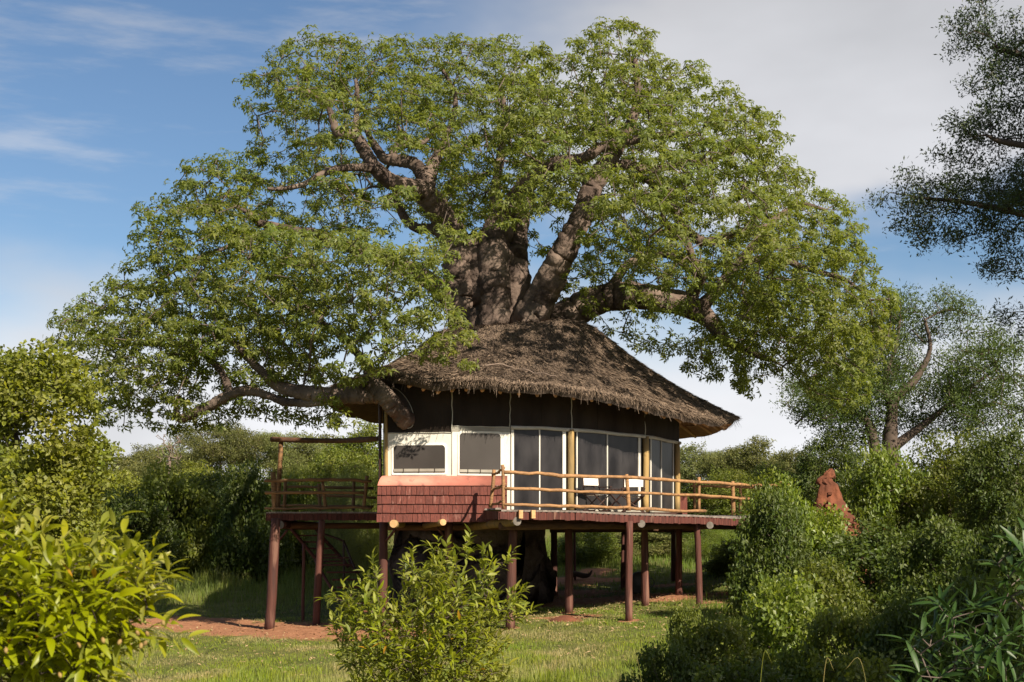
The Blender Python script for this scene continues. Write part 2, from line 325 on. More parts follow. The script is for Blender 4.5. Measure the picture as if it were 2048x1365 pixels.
# ---- leaves
def frames(n, spin, rg, tilt=0.0):
    """rotation matrices taking local z to directions n"""
    n = n / (np.linalg.norm(n, axis=1)[:, None] + 1e-9)
    ref = np.where(np.abs(n[:, 2:3]) < 0.95, np.array([[0, 0, 1.0]]), np.array([[1.0, 0, 0]]))
    x = np.cross(ref, n); x /= np.linalg.norm(x, axis=1)[:, None]; y = np.cross(n, x)
    c, s = np.cos(spin)[:, None], np.sin(spin)[:, None]
    X = x * c + y * s; Yv = -x * s + y * c
    return np.stack([X, Yv, n], axis=2)
def stamp(tv, tf, pos, Rm, sc_):
    m = len(pos); v = np.einsum('mij,nj->mni', Rm, tv) * np.reshape(sc_, (m, 1, 1)) + pos[:, None, :]
    f = (tf[None] + (np.arange(m) * len(tv))[:, None, None]).reshape(-1, tf.shape[1])
    return v.reshape(-1, 3), f
def sprig(n, length, width, spread, droop, rg, updir=0.2, palm=False):
    V = []; Fq = []
    for k in range(n):
        az = (k + rg.uniform(-0.3, 0.3)) * 2 * math.pi / n if palm else rg.uniform(0, 6.28)
        el = rg.uniform(-0.15, 0.45) if palm else rg.uniform(-0.6, 1.0) + updir
        d = np.array([math.cos(az) * math.cos(el), math.sin(az) * math.cos(el), math.sin(el)])
        sd = np.array([-math.sin(az), math.cos(az), rg.uniform(-0.5, 0.5)]); sd /= np.linalg.norm(sd)
        o = np.zeros(3) if palm else rg.normal(0, spread, 3)
        ln = length * rg.uniform(0.75, 1.2); w = width * rg.uniform(0.8, 1.2)
        mid = o + d * ln * 0.5; tip = o + d * ln * 0.98 + np.array([0, 0, -droop * ln])
        V += [o + d * ln * 0.04, mid + sd * w / 2, tip, mid - sd * w / 2]; b = len(V) - 4; Fq.append([b, b + 1, b + 2, b + 3])
    return np.array(V), np.array(Fq)

def grow(seeds, attr, seg=0.4, alpha=0.25, jit=0.1, rg=None, plen0=None):
    seeds = np.asarray(seeds, float); attr = np.asarray(attr, float)
    cap = len(seeds) + len(attr) * 14; Nn = np.zeros((cap, 3)); par = -np.ones(cap, int); pl = np.zeros(cap); n = len(seeds)
    Nn[:n] = seeds
    if plen0 is not None: pl[:n] = plen0
    d0 = np.min(np.linalg.norm(attr[:, None] - seeds[None], axis=2), axis=1); tips = np.zeros(len(attr), int)
    for ai in np.argsort(d0):
        a = attr[ai]; d = np.linalg.norm(Nn[:n] - a, axis=1); j = int(np.argmin(d + alpha * pl[:n])); k = min(12, max(1, int(d[j] / seg)))
        w = rg.normal(0, 1, 3) * jit * d[j]; w2 = rg.normal(0, 1, 3) * jit * 0.5 * d[j]; b = Nn[j].copy(); pj = j
        for q in range(1, k + 1):
            t = q / k; Nn[n] = b + (a - b) * t + w * math.sin(math.pi * t) + w2 * math.sin(2 * math.pi * t) + np.array([0, 0, 0.08 * d[j] * math.sin(math.pi * t)])
            par[n] = pj; pl[n] = pl[pj] + d[j] / k; pj = n; n += 1
            if n >= cap - 1: break
        tips[ai] = pj
        if n >= cap - 14: break
    return Nn[:n], par[:n], tips, len(seeds)
def branch_geo(Nn, par, ns, rtip, rmax, expo=0.42, sides=5, g=None):
    n = len(Nn); cnt = np.zeros(n); haschild = np.zeros(n, bool)
    ok = par >= 0; haschild[par[ok]] = True; cnt[ok & ~haschild] = 1
    for i in range(n - 1, -1, -1):
        if par[i] >= 0: cnt[par[i]] += max(cnt[i], 1) if not haschild[i] else cnt[i]
    r = np.minimum(rtip * np.maximum(cnt, 1) ** expo, rmax)
    idx = np.where(par >= 0)[0]; A = Nn[par[idx]]; B = Nn[idx]; ra = np.minimum(r[par[idx]], r[idx] * 1.5); rb = r[idx]
    d = B - A; dn = d / (np.linalg.norm(d, axis=1)[:, None] + 1e-9); A = A - dn * ra[:, None] * 0.3
    Rm = frames(dn, np.zeros(len(idx)), None); a = np.arange(sides) * 2 * math.pi / sides; ring = np.c_[np.cos(a), np.sin(a), np.zeros(sides)]
    v0 = np.einsum('mij,nj->mni', Rm, ring); va = v0 * ra[:, None, None] + A[:, None]; vb = v0 * rb[:, None, None] + B[:, None]
    V = np.concatenate([va, vb], axis=1).reshape(-1, 3); j = np.arange(sides); k = (j + 1) % sides; q = np.c_[j, k, sides + k, sides + j]
    Fq = (q[None] + (np.arange(len(idx)) * 2 * sides)[:, None, None]).reshape(-1, 4)
    if g is None: g = Geo()
    g.add(V, Fq); return g
def leaf_cloud(g, centers, rad, per, tpls, scale, rg, outward=None, upb=0.5, lo=0.8, hi=1.25):
    """clumps of sprigs round the centres, more of them on the upper and outer side"""
    m = len(centers); rad = np.asarray(rad, float)
    if rad.ndim == 1: rad = np.broadcast_to(rad, (m, 3))
    c = np.repeat(centers, per, axis=0); r = np.repeat(rad, per, axis=0); n = len(c)
    d = rg.normal(0, 1, (n, 3)); d /= np.linalg.norm(d, axis=1)[:, None]; d[:, 2] = np.where(d[:, 2] < 0, d[:, 2] * 0.55, d[:, 2])
    rr = rg.uniform(0.25, 1.0, n) ** 0.6; p = c + d * rr[:, None] * r
    ax = d * 0.6 + np.array([0, 0, upb]) + rg.normal(0, 0.35, (n, 3))
    if outward is not None: ax += np.repeat(outward, per, axis=0) * 0.5
    Rm = frames(ax, rg.uniform(0, 6.28, n), rg); s = scale * rg.uniform(lo, hi, n); w = rg.integers(0, len(tpls), n)
    for k, (tv, tf) in enumerate(tpls):
        q = w == k
        if q.any(): g.add(*stamp(tv, tf, p[q], Rm[q], s[q]))
    return g
def thin_out(p, dmin, rg):
    keep = []; cell = {}; h = dmin
    for i in rg.permutation(len(p)):
        k = tuple((p[i] // h).astype(int)); ok = True
        for dx in (-1, 0, 1):
            for dy in (-1, 0, 1):
                for dz in (-1, 0, 1):
                    for j in cell.get((k[0] + dx, k[1] + dy, k[2] + dz), ()):
                        if np.sum((p[i] - p[j]) ** 2) < dmin * dmin: ok = False; break
                    if not ok: break
                if not ok: break
            if not ok: break
        if ok: keep.append(i); cell.setdefault(k, []).append(i)
    return np.array(keep)
def blob_points(blobs, n, rg, shell=0.5):
    B = np.array(blobs, float); w = B[:, 3] * B[:, 4] + B[:, 3] * B[:, 5] * 2; w /= w.sum(); k = rg.choice(len(B), n, p=w)
    d = rg.normal(0, 1, (n, 3)); d /= np.linalg.norm(d, axis=1)[:, None]; r = rg.uniform(0, 1, n) ** (1 / 3) * (1 - shell) + shell * rg.uniform(0.8, 1, n)
    p = B[k, :3] + d * r[:, None] * B[k, 3:6]
    inside = np.zeros(n, bool)
    for b in B: inside |= (((p - b[:3]) / (b[3:6] * 0.62)) ** 2).sum(1) < 1
    return p[~inside]

# ------------------------------------------------------------------ the setting
def soil_mask(x, y):
    m = np.zeros_like(x)
    for (px, py, rx, ry, w) in ((330, 1245, 1.4, 1.7, 1.1), (420, 1250, 1.6, 1.8, 1.2), (520, 1255, 1.7, 1.9, 1.3), (610, 1258, 1.6, 1.9, 1.3), (690, 1264, 1.6, 1.8, 1.3), (760, 1272, 1.4, 1.5, 1.2), (230, 1225, 1.6, .9, .7),
                               (1190, 1143, 0.9, 1.7, 1), (1215, 1160, 1.3, 0.9, .9), (1300, 1196, 1.0, 0.7, .95), (1400, 1190, 1.6, 0.9, 1), (1470, 1200, 1.2, 0.8, .9), (1500, 1215, .8, .7, .6), (1350, 1170, 1.2, .8, .75),
                               (1050, 1212, 2.8, 2.0, 1), (1230, 1200, 2.4, 1.5, .95), (1330, 1195, 2.2, 1.3, .9), (1130, 1165, 2.0, 2.0, .9), (1130, 1236, 1.3, 0.55, .9), (960, 1215, 3.2, 2.2, .8), (1150, 1190, 1.8, 1.6, .75), (880, 1190, 2.6, 2.2, .8)):
        h = hit(px, py); m = np.maximum(m, w * np.clip(1.35 - np.sqrt(((x - h[0]) / rx) ** 2 + ((y - h[1]) / ry) ** 2), 0, 1))
    for (px, py) in ((538, 1258), (632, 1250), (1138, 1226), (1258, 1242), (1399, 1214), (1020, 1258), (764, 1262)):
        h = hit(px, py, 30); m = np.maximum(m, np.clip(1.5 - np.hypot(x - h[0], y - h[1]) / 0.28, 0, 1))
    return m
xs = np.unique(np.concatenate([np.linspace(-11, 11, 150), np.linspace(-40, 40, 60), np.linspace(-700, 700, 40)]))
ys = np.unique(np.concatenate([np.linspace(-60, 20, 22), np.linspace(20, 50, 190), np.linspace(50, 150, 60), np.linspace(150, 1500, 24)]))
GX, GY = np.meshgrid(xs, ys); GZ = gz(GX, GY) + rng.normal(0, 0.006, GX.shape)
nx, ny = len(xs), len(ys); I = np.arange(nx * ny).reshape(ny, nx)
gf = np.stack([I[:-1, :-1].ravel(), I[:-1, 1:].ravel(), I[1:, 1:].ravel(), I[1:, :-1].ravel()], axis=1)
gm = newmesh('ground', np.stack([GX, GY, GZ], axis=2).reshape(-1, 3), [gf], True)
at = gm.attributes.new('soil', 'FLOAT', 'POINT'); at.data.foreach_set('value', soil_mask(GX, GY).ravel().astype(np.float32))
put('ground', gm, M['ground'], kind='structure')

# ------------------------------------------------------------------ tented treehouse
A = (-3.35, 37.2); Bc = (-1.57, 37.0); Cc = (-0.05, 37.4); Dc = (1.60, 38.3); Ec = (3.83, 41.0); Fc = (5.15, 44.0)
Gc = (4.6, 47.5); Hc = (2.0, 49.2); Ic = (-1.5, 48.8); Jc = (-3.7, 44.0)
FLOOR = EZ + 0.60; RAIL = EZ + 2.76
house = thing('tented_treehouse', (0.75, 42, FLOOR), 'round canvas treehouse with a shaggy thatched roof built round the baobab trunk', 'house')
def zr(r): return EZ + r
def onseg(a, b, px):
    k = (px - CX) / F; t = (k * a[1] - a[0]) / ((b[0] - a[0]) - k * (b[1] - a[1])); return (a[0] + (b[0] - a[0]) * t, a[1] + (b[1] - a[1]) * t)
TOP = EZ + 4.02
# dark netting above the rail, one panel to each bay
topz = {0: 3.98, 1: 3.85, 2: 3.85, 3: 3.85, 4: 3.80}
for i, (a, b, z0) in enumerate(((A, Bc, zr(2.59)), (Bc, Cc, RAIL), (Cc, Dc, RAIL), (Dc, Ec, RAIL), (Ec, Fc, RAIL))):
    nseg = 6; g = Geo()
    for q in range(nseg):
        p0 = [a[k] + (b[k] - a[k]) * q / nseg for k in (0, 1)]; p1 = [a[k] + (b[k] - a[k]) * (q + 1) / nseg for k in (0, 1)]
        slab(g, p0, p1, z0, z0, TOP, TOP, 0.02, 0.004 * math.sin(q * 2.1 + i))
    put('netting_panel', g.mesh('netting_panel'), M['mesh_dark'], house)
def panel(name, a, b, z0, z1, m, th=0.02, off=0.0, parent=None, **k):
    g = Geo(); slab(g, a, b, z0, z0, z1, z1, th, off); return put(name, g.mesh(name), m, parent or house, **k)
panel('canvas_wall', A, Bc, FLOOR - 0.1, zr(2.588), M['canvas'])
panel('canvas_wall', Bc, Cc, FLOOR - 0.1, RAIL - 0.002, M['canvas'])
panel('canvas_valance', Bc, Cc, RAIL - 0.13, RAIL - 0.01, M['canvas_grey'], 0.012, 0.022)
for a, b in ((Fc, Gc), (Gc, Hc), (Hc, Ic), (Ic, Jc), (Jc, A)):
    panel('rear_wall', a, b, FLOOR - 0.1, TOP, M['mesh_dark'])
panel('floor', (-3.0, 42.2), (4.6, 42.2), FLOOR - 0.12, FLOOR - 0.06, M['darkwood'], 3.8)
def rr_poly(w, h, r, k=4):
    pts = []
    for cx_, cy_, a0 in ((w - r, h - r, 0), (r, h - r, 90), (0.02, 0.02, 180), (w - 0.02, 0.02, 270)):
        rad_ = r if cy_ > h / 2 else 0.02
        for q in range(k + 1):
            t = R(a0 + 90 * q / k); pts.append((cx_ + rad_ * math.cos(t), cy_ + rad_ * math.sin(t)))
    return np.array(pts)
def on_wall(g, a, b, poly, x0, z0, th, off, ring=None):
    a = np.array(a); b = np.array(b); d = (b - a) / np.linalg.norm(b - a); n = out_normal(a, b)
    def w(p, o): xy = a + d * (x0 + p[0]) + n * o; return [xy[0], xy[1], z0 + p[1]]
    m = len(poly); j = np.arange(m); k = (j + 1) % m
    if ring is None:
        V = [w(p, off + th) for p in poly] + [w(p, off) for p in poly] + [w(poly.mean(0), off + th)]
        g.add(V, np.c_[j, k, np.full(m, 2 * m)], np.c_[k, j, m + j, m + k])
    else:
        V = [w(p, off + th) for p in poly] + [w(p, off) for p in poly] + [w(p, off + th) for p in ring] + [w(p, off) for p in ring]
        g.add(V, np.c_[j, k, 2 * m + k, 2 * m + j], np.c_[k, j, m + j, m + k], np.c_[2 * m + j, 2 * m + k, 3 * m + k, 3 * m + j])
def window(a, b, px0, px1, y0, y1, label):
    pa = np.array(onseg(a, b, px0)); pb = np.array(onseg(a, b, px1)); aa = np.array(a); x0 = np.linalg.norm(pa - aa); w = np.linalg.norm(pb - pa)
    s = F / pa[1]; z0 = EZ + (HY - y1) / s; h = (y1 - y0) / s
    po = rr_poly(w, h, 0.09); g = Geo(); on_wall(g, a, b, po, x0, z0, 0.006, 0.0205); win = put('window', g.mesh('window_screen'), M['screen'], house, label=label)
    cen = po.mean(0); big = cen + (po - cen) * np.array([(w + 0.09) / w, (h + 0.09) / h]); small = cen + (po - cen) * np.array([(w - 0.012) / w, (h - 0.012) / h])
    g = Geo(); on_wall(g, a, b, big, x0, z0, 0.018, 0.0205, small); put('hem', g.mesh('window_hem'), M['canvas'], win)
    n = out_normal(a, b); g = Geo(); boxg(g, [*((pa + pb) / 2 + n * 0.043), z0 + 0.075], (w * 0.98, 0.03, 0.075), math.atan2(*(np.array(b) - aa)[::-1])); put('rolled_flap', g.mesh('rolled_flap'), M['canvas_grey'], win)
    for q in (0.2, 0.5, 0.8):
        g = Geo(); c = pa + (pb - pa) * q + n * 0.062; boxg(g, [*c, z0 + 0.07], (0.02, 0.008, 0.10)); put('strap', g.mesh('flap_strap'), M['mesh_dark'], win)
window(A, Bc, 787, 891, 891, 947, 'wide low window screen in the white canvas')
window(Bc, Cc, 918, 1001, 866, 948, 'taller window screen in the white canvas')
# doors of dark screen with pale uprights
def zat(a, px, py): return EZ + (HY - py) * a[1] / F
for (a, b, px0, px1, mull, wl, wr) in ((Cc, Dc, 1024, 1133, 1078, 1022, 1128), (Dc, Ec, 1149, 1283, 1213, 1150, 1278), (Ec, Fc, 1297, 1347, 1321, 1298, 1346)):
    p0 = onseg(a, b, px0 + 1); p1 = onseg(a, b, px1)
    g = Geo(); slab(g, p0, p1, FLOOR, FLOOR, RAIL - 0.03, RAIL - 0.03, 0.012, 0.0); d = put('door', g.mesh('door_screen'), M['door_screen'], house)
    def strip(px, w, nm, mt, d=d, a=a, b=b):
        c = np.array(onseg(a, b, px)); dd = (np.array(b) - np.array(a)); dd /= np.linalg.norm(dd); g = Geo()
        slab(g, c - dd * w / 2, c + dd * w / 2, FLOOR, FLOOR, RAIL - 0.04, RAIL - 0.04, 0.025, 0.014); put(nm, g.mesh(nm), mt, d)
    strip(mull, 0.035, 'mullion', M['canvas']); strip(wl + 2, 0.075 if px0 < 1100 else 0.04, 'jamb', M['canvas']); strip(wr - 1, 0.10 if px0 < 1290 else 0.03, 'jamb', M['canvas'])
panel('threshold', onseg(Dc, Ec, 1150), onseg(Dc, Ec, 1289), FLOOR - 0.02, FLOOR + 0.03, M['canvas_grey'], 0.05, 0.03)
panel('threshold', onseg(Ec, Fc, 1298), onseg(Ec, Fc, 1357), FLOOR - 0.02, FLOOR + 0.03, M['canvas_grey'], 0.05, 0.03)
def wall_post(a, b, px, r, seed, z0=FLOOR, z1=None, m=None, nm='wall_post'):
    c = np.array(onseg(a, b, px)) + out_normal(a, b) * 0.03
    put(nm, pole([*c, z0], [*c, z1 or RAIL], r, seed, 10, 0.004, 0.04).mesh(nm, True), m or M['log'], house)
wall_post(Cc, Dc, 1140, 0.105, 1); wall_post(Dc, Ec, 1289.5, 0.105, 2); wall_post(Ec, Fc, 1352, 0.10, 3)
wall_post(A, Bc, 773, 0.05, 4, FLOOR - 0.2, EZ + 3.95)
put('wall_post', pole([-3.46, 37.35, FLOOR - 0.2], [-3.46, 37.35, EZ + 3.95], 0.045, 5, 8, 0.003).mesh('wall_post', True), M['darkwood'], house)
g = Geo(); pts = []
for a, b, k in ((Cc, Dc, 4), (Dc, Ec, 5), (Ec, Fc, 5)):
    n = out_normal(a, b)
    for q in range(k): pts.append([a[0] + (b[0] - a[0]) * q / k + n[0] * 0.05, a[1] + (b[1] - a[1]) * q / k + n[1] * 0.05, RAIL + 0.012 * math.sin(q * 1.9 + k)])
pts.append([Fc[0] + 0.05, Fc[1], RAIL]); tubeg(g, pts, 0.05, 8, 0.06, 3); put('rail_pole', g.mesh('rail_pole', True), M['seam'], house)
def seam(pts, r=0.018, nm='seam'):
    g = Geo(); tubeg(g, pts, r, 6, 0.25, 1); put(nm, g.mesh(nm, True), M['seam'], house)
for c, z0 in ((Bc, zr(2.59)), (Cc, RAIL), (Dc, RAIL), (Ec, RAIL), (Fc, RAIL)):
    k = 9; w = rng.normal(0, 0.012, k); seam([[c[0] + w[q], c[1] - 0.035, z0 + (TOP - z0) * q / (k - 1)] for q in range(k)])
n = out_normal(Bc, Cc)
seam([[Bc[0] + (Cc[0] - Bc[0]) * q / 8, Bc[1] + (Cc[1] - Bc[1]) * q / 8 - 0.04, RAIL + 0.006 * math.sin(q * 2)] for q in range(9)], 0.012)
seam([[A[0] + (Bc[0] - A[0]) * q / 8, A[1] + (Bc[1] - A[1]) * q / 8 - 0.035, zr(2.59) + 0.006 * math.sin(q * 2)] for q in range(9)], 0.014)
seam([[Bc[0] + 0.01, Bc[1] - 0.03, zr(2.59)], [Bc[0] + 0.01, Bc[1] - 0.03, FLOOR + 0.9]], 0.008)
# canvas sleeve where the low limb leaves the tent
sl = []
for q in range(28):
    t = 2 * math.pi * q / 28; ex, ez = 0.27 * math.cos(t), 0.58 * math.sin(t); ca, sa = math.cos(R(28)), math.sin(R(28))
    sl.append([-2.92 + ex * ca - ez * sa, 37.11, EZ + 3.24 + ex * sa + ez * ca])
sl = np.array(sl); cen = sl.mean(0)
g = Geo(); rings = [sl, cen + (sl - cen) * 0.94 + [-0.03, -0.08, 0.01], cen + (sl - cen) * 0.80 + [-0.09, -0.18, 0.03], cen + (sl - cen) * np.array([0.9, 0.9, 0.5]) + [-0.16, -0.28, 0.06]]
V = np.concatenate(rings); j = np.arange(28); k = (j + 1) % 28
g.add(V, *[np.c_[i * 28 + j, i * 28 + k, (i + 1) * 28 + k, (i + 1) * 28 + j] for i in range(3)])
put('branch_sleeve', g.mesh('branch_sleeve', True), M['screen'], house)
g = Geo(); tubeg(g, np.vstack([sl, sl[:1]]) + [0, -0.015, 0], 0.013, 5); put('sleeve_hem', g.mesh('sleeve_hem', True), M['seam'], house)

# red skirt with a rounded painted cap and four courses of shingles
SX0, SX1 = -3.46, -0.12
g = Geo(); prof = []
for q in range(8):
    t = q / 7 * math.pi / 2; prof.append((36.98 - 0.42 * math.sin(t), EZ + 1.20 + 0.27 * math.cos(t)))
def yz_extr(g, x0, x1, prof, taper=0.0):
    m = len(prof); V = [[x0 + taper * (i / (m - 1) * -1 + 1), p[0], p[1]] for i, p in enumerate(prof)] + [[x1, p[0], p[1]] for p in prof] + [[x0 + taper, 37.0, prof[-1][1]], [x1, 37.0, prof[-1][1]]]
    j = np.arange(m - 1); g.add(V, np.c_[j, j + 1, m + j + 1, m + j], [[i, i + 1, 2 * m] for i in range(m - 1)], [[m + i + 1, m + i, 2 * m + 1] for i in range(m - 1)])
yz_extr(g, SX0, SX1, prof, 0.12)
skirt = put('skirt', g.mesh('skirt_cap', True), M['pink'], house, label='faded pink rounded cap over the shingles')
g = Geo(); boxg(g, ((SX0 + SX1) / 2, 36.81, EZ + 0.76), (SX1 - SX0 - 0.02, 0.36, 0.86)); put('backing', g.mesh('skirt_backing'), M['darkwood'], skirt)
rows = 4; zt = EZ + 1.20; yb = 36.60
for r in range(rows):
    z1 = zt - r * 0.232; z0 = z1 - 0.240; x = SX0 + 0.01 - r * 0.006 - random.uniform(0, 0.05); sh = []
    yo = yb - 0.006 * r
    while x < SX1 - 0.02:
        w = random.choice((0.14, 0.19, 0.22, 0.25, 0.12)); x1 = min(x + w, SX1); a0 = max(x, SX0 - r * 0.008)
        if x1 - a0 > 0.02:
            jz = random.uniform(-0.006, 0.006); ty = random.uniform(0, 0.006)
            v, f = hexa([[a0 + .005, yo - 0.050 - ty, z0 + jz], [x1 - .005, yo - 0.050 - ty + random.uniform(-.004, .004), z0 + jz], [x1 - .005, yo - 0.022, z0 + jz], [a0 + .005, yo - 0.022, z0 + jz]],
                        [[a0 + .005, yo - 0.010, z1], [x1 - .005, yo - 0.010, z1], [x1 - .005, yo + 0.01, z1], [a0 + .005, yo + 0.01, z1]])
            g = Geo(); g.add(v, f); put('shingle', g.mesh('shingle'), M['shingle'], skirt)
        x = x1
# a second red skirt down the right hand wall, seen end on
g = Geo(); slab(g, Fc, Gc, FLOOR - 0.1, FLOOR - 0.1, FLOOR + 0.62, FLOOR + 0.62, 0.26, 0.02); put('side_skirt', g.mesh('side_skirt'), M['shingle'], house)

# roof
EV = [(790, 752, 36.4), (870, 764, 36.0), (950, 762, 35.95), (1050, 771, 36.1), (1150, 780, 36.8), (1250, 797, 38.0), (1350, 822, 39.8), (1430, 838, 41.6), (1470, 833, 43.5), (1458, 845, 46.0), (1400, 864, 49.0)]
ev = [P(*e) for e in EV] + [np.array((3.6, 51.3, EZ + 3.5)), np.array((-1.2, 51.3, EZ + 3.7)), np.array((-4.7, 48.4, EZ + 3.9)), np.array((-5.6, 43.5, EZ + 4.0)), np.array((-4.7, 38.8, EZ + 4.05))]
ev = np.array(ev); evs = smooth_path(np.vstack([ev, ev[:1]]), 8)[:-1]
R0 = P(930, 660, 42.0); R1 = P(1118, 634, 42.0)
def ridge_pt(e):
    t = np.clip((e[0] - R0[0] + 1.0) / (R1[0] - R0[0] + 2.0), 0, 1); return R0 + (R1 - R0) * t
K = 16; ne = len(evs); ring = []
for i in range(K + 1):
    t = i / K; rg_ = []
    for e in evs:
        r0 = ridge_pt(e); p = r0 + (e - r0) * t; p = p + np.array([0, 0, 1]) * (0.10 * math.sin(math.pi * t) * (1 - t) + 0.24 * math.exp(-((t - 0.18) / 0.15) ** 2) - 0.22 * math.sin(math.pi * t) * t - 0.16 * (1 - t) ** 10)
        p[2] += 0.035 * math.sin(e[0] * 3.1 + t * 5) * math.sin(e[1] * 2.3 - t * 7) + 0.02 * math.sin(e[0] * 7 + e[1] * 5 + t * 14); rg_.append(p)
    ring.append(rg_)
ring = np.array(ring); under = ring.copy(); under[:, :, 2] -= 0.20 * np.linspace(0.6, 1, K + 1)[:, None]
# shrink the underside edge slightly
j = np.arange(ne); k = (j + 1) % ne; fr = np.concatenate([np.c_[i * ne + j, i * ne + k, (i + 1) * ne + k, (i + 1) * ne + j][:, ::-1] for i in range(K)])
roof = put('roof', newmesh('roof', ring.reshape(-1, 3), [fr], True), M['thatch'], house)
inn = under.copy(); cmid = np.array([0.9, 43.5, 0]); inn[:, :, :2] = cmid[:2] + (inn[:, :, :2] - cmid[:2]) * 0.985
edge = np.concatenate([ring[-1], inn[-1]]); put('eave_edge', newmesh('eave_edge', edge, [np.c_[j, k, ne + k, ne + j][:, ::-1]], False), M['thatch'], roof)
put('soffit', newmesh('soffit', inn[6:].reshape(-1, 3), [np.concatenate([np.c_[i * ne + j, i * ne + k, (i + 1) * ne + k, (i + 1) * ne + j] for i in range(K - 6)])], True), M['soffit'], roof)
for i in range(2, ne, 3):
    e = inn[-1][i]; q = inn[8][i]
    if e[1] > 48 and e[0] < 4: continue
    if e[0] < -4: continue
    put('rafter', pole(q + [0, 0, -0.10], e + (q - e) * 0.04 + [0, 0, -0.06], 0.055, i, 7, 0.004).mesh('rafter', True), M['rafter'], roof)
for tt in (10, 12, 14):
    idx = [i for i in range(ne) if inn[tt][i][0] > 3.2]; pp = inn[tt][idx] + [0, 0, -0.015]
    g = Geo(); tubeg(g, pp, 0.02, 5); put('batten', g.mesh('batten', True), M['rafter'], roof)
# straw
def straws(n, rg, tlo, thi, ln, lift, wd, hang=0.0):
    i = rg.uniform(0, ne, n); t = rg.uniform(tlo, thi, n) ** (0.62 if tlo < 0.5 else 1); i0 = i.astype(int) % ne; i1 = (i0 + 1) % ne; f = (i - i.astype(int))[:, None]; tt = t * K; k0 = np.minimum(tt.astype(int), K - 1); ft = (tt - k0)[:, None]
    def at_(k_): return ring[k_, i0] * (1 - f) + ring[k_, i1] * f
    p0 = at_(k0); p1 = at_(k0 + 1); p = p0 * (1 - ft) + p1 * ft; d = p1 - p0; d /= np.linalg.norm(d, axis=1)[:, None] + 1e-9
    sd = ring[k0 + 1, i1] - ring[k0 + 1, i0]; sd /= np.linalg.norm(sd, axis=1)[:, None] + 1e-9; nrm = np.cross(sd, d); nrm *= np.sign(nrm[:, 2:3])
    dd = d + sd * rg.normal(0, 0.30, (n, 1)) + nrm * rg.uniform(0.02, lift, (n, 1)); dd[:, 2] -= hang * rg.uniform(0.3, 1.6, n); dd /= np.linalg.norm(dd, axis=1)[:, None]
    l_ = (ln * rg.uniform(0.5, 1.4, n))[:, None]; w = (wd * rg.uniform(0.5, 1.3, n))[:, None]; tw = sd + nrm * rg.normal(0, 0.6, (n, 1)); p = p + nrm * 0.01 - dd * l_ * 0.25
    V = np.stack([p - tw * w, p + tw * w, p + dd * l_ + tw * w * 0.3, p + dd * l_ - tw * w * 0.3], axis=1).reshape(-1, 3); b = np.arange(n)[:, None] * 4
    return V, b + np.array([[0, 1, 2, 3]])
r1 = np.random.default_rng(3)
g = Geo(); g.add(*straws(54000, r1, 0.0, 1.0, 0.25, 0.30, 0.010)); g.add(*straws(11000, r1, 0.93, 1.0, 0.24, 0.25, 0.009, 0.5)); g.add(*straws(3500, r1, 0.97, 1.0, 0.20, 0.1, 0.009, 2.0))
g.add(*straws(260, r1, 0.985, 1.0, 0.42, 0.1, 0.009, 2.0))
st = put('thatch_straw', g.mesh('thatch_straw'), M['straw'], roof, kind='stuff')
fs_ = smooth_path([P(960, 722, 37.6), P(1015, 718, 37.7), P(1050, 727, 37.5), P(1095, 742, 37.3), P(1115, 748, 37.3)], 5)
# lay the fallen twig on the roof surface
surf = ring.reshape(-1, 3)
for q in range(len(fs_)):
    dd = np.hypot(surf[:, 0] - fs_[q][0], surf[:, 1] - fs_[q][1]); jn = np.argsort(dd)[:3]; fs_[q][2] = surf[jn, 2].mean() + 0.08
g = Geo(); tubeg(g, fs_, np.linspace(0.022, 0.008, len(fs_)), 5, 0.1); tw = put('fallen_twig', g.mesh('fallen_twig', True), M['bare'])
tag(tw, 'thin pale fallen twig lying across the front of the thatched roof', 'twig')

# ------------------------------------------------------------------ deck
deck = thing('timber_deck', (1.0, 40, EZ + 0.4), 'raised timber deck on red brown poles round the tent with the baobab under it', 'deck')
Q = [P(968, 1018, 36.35), P(999.5, 1019.6, 34.7), P(1150, 1021.5, 35.5), P(1258, 1027, 36.6), P(1400, 1031, 38.8), P(1545, 1039, 41.5), P(1600, 1039, 46.0)]
LQ = [P(533, 1024, 41.0), P(754, 1024, 41.0)]
def edge_at(x):
    for a, b in zip(Q[1:-1], Q[2:]):
        if a[0] <= x <= b[0]:
            t = (x - a[0]) / (b[0] - a[0]); return a[1] + (b[1] - a[1]) * t, a[2] + (b[2] - a[2]) * t
    return (Q[1][1] + (Q[0][1] - Q[1][1]) * (Q[1][0] - x) / (Q[1][0] - Q[0][0]), Q[0][2]) if x < Q[1][0] else (Q[-1][1], Q[-1][2])
def wall_at(x):
    for a, b in zip((A, Bc, Cc, Dc, Ec), (Bc, Cc, Dc, Ec, Fc)):
        if a[0] <= x <= b[0]: return a[1] + (b[1] - a[1]) * (x - a[0]) / (b[0] - a[0])
    return 47.5
def floor_z(x, y):
    ye, ze = edge_at(x); yw = wall_at(x); t = np.clip((y - ye) / (yw - ye), 0, 1); return ze + (FLOOR - 0.03 - ze) * t
x = Q[0][0] + 0.02
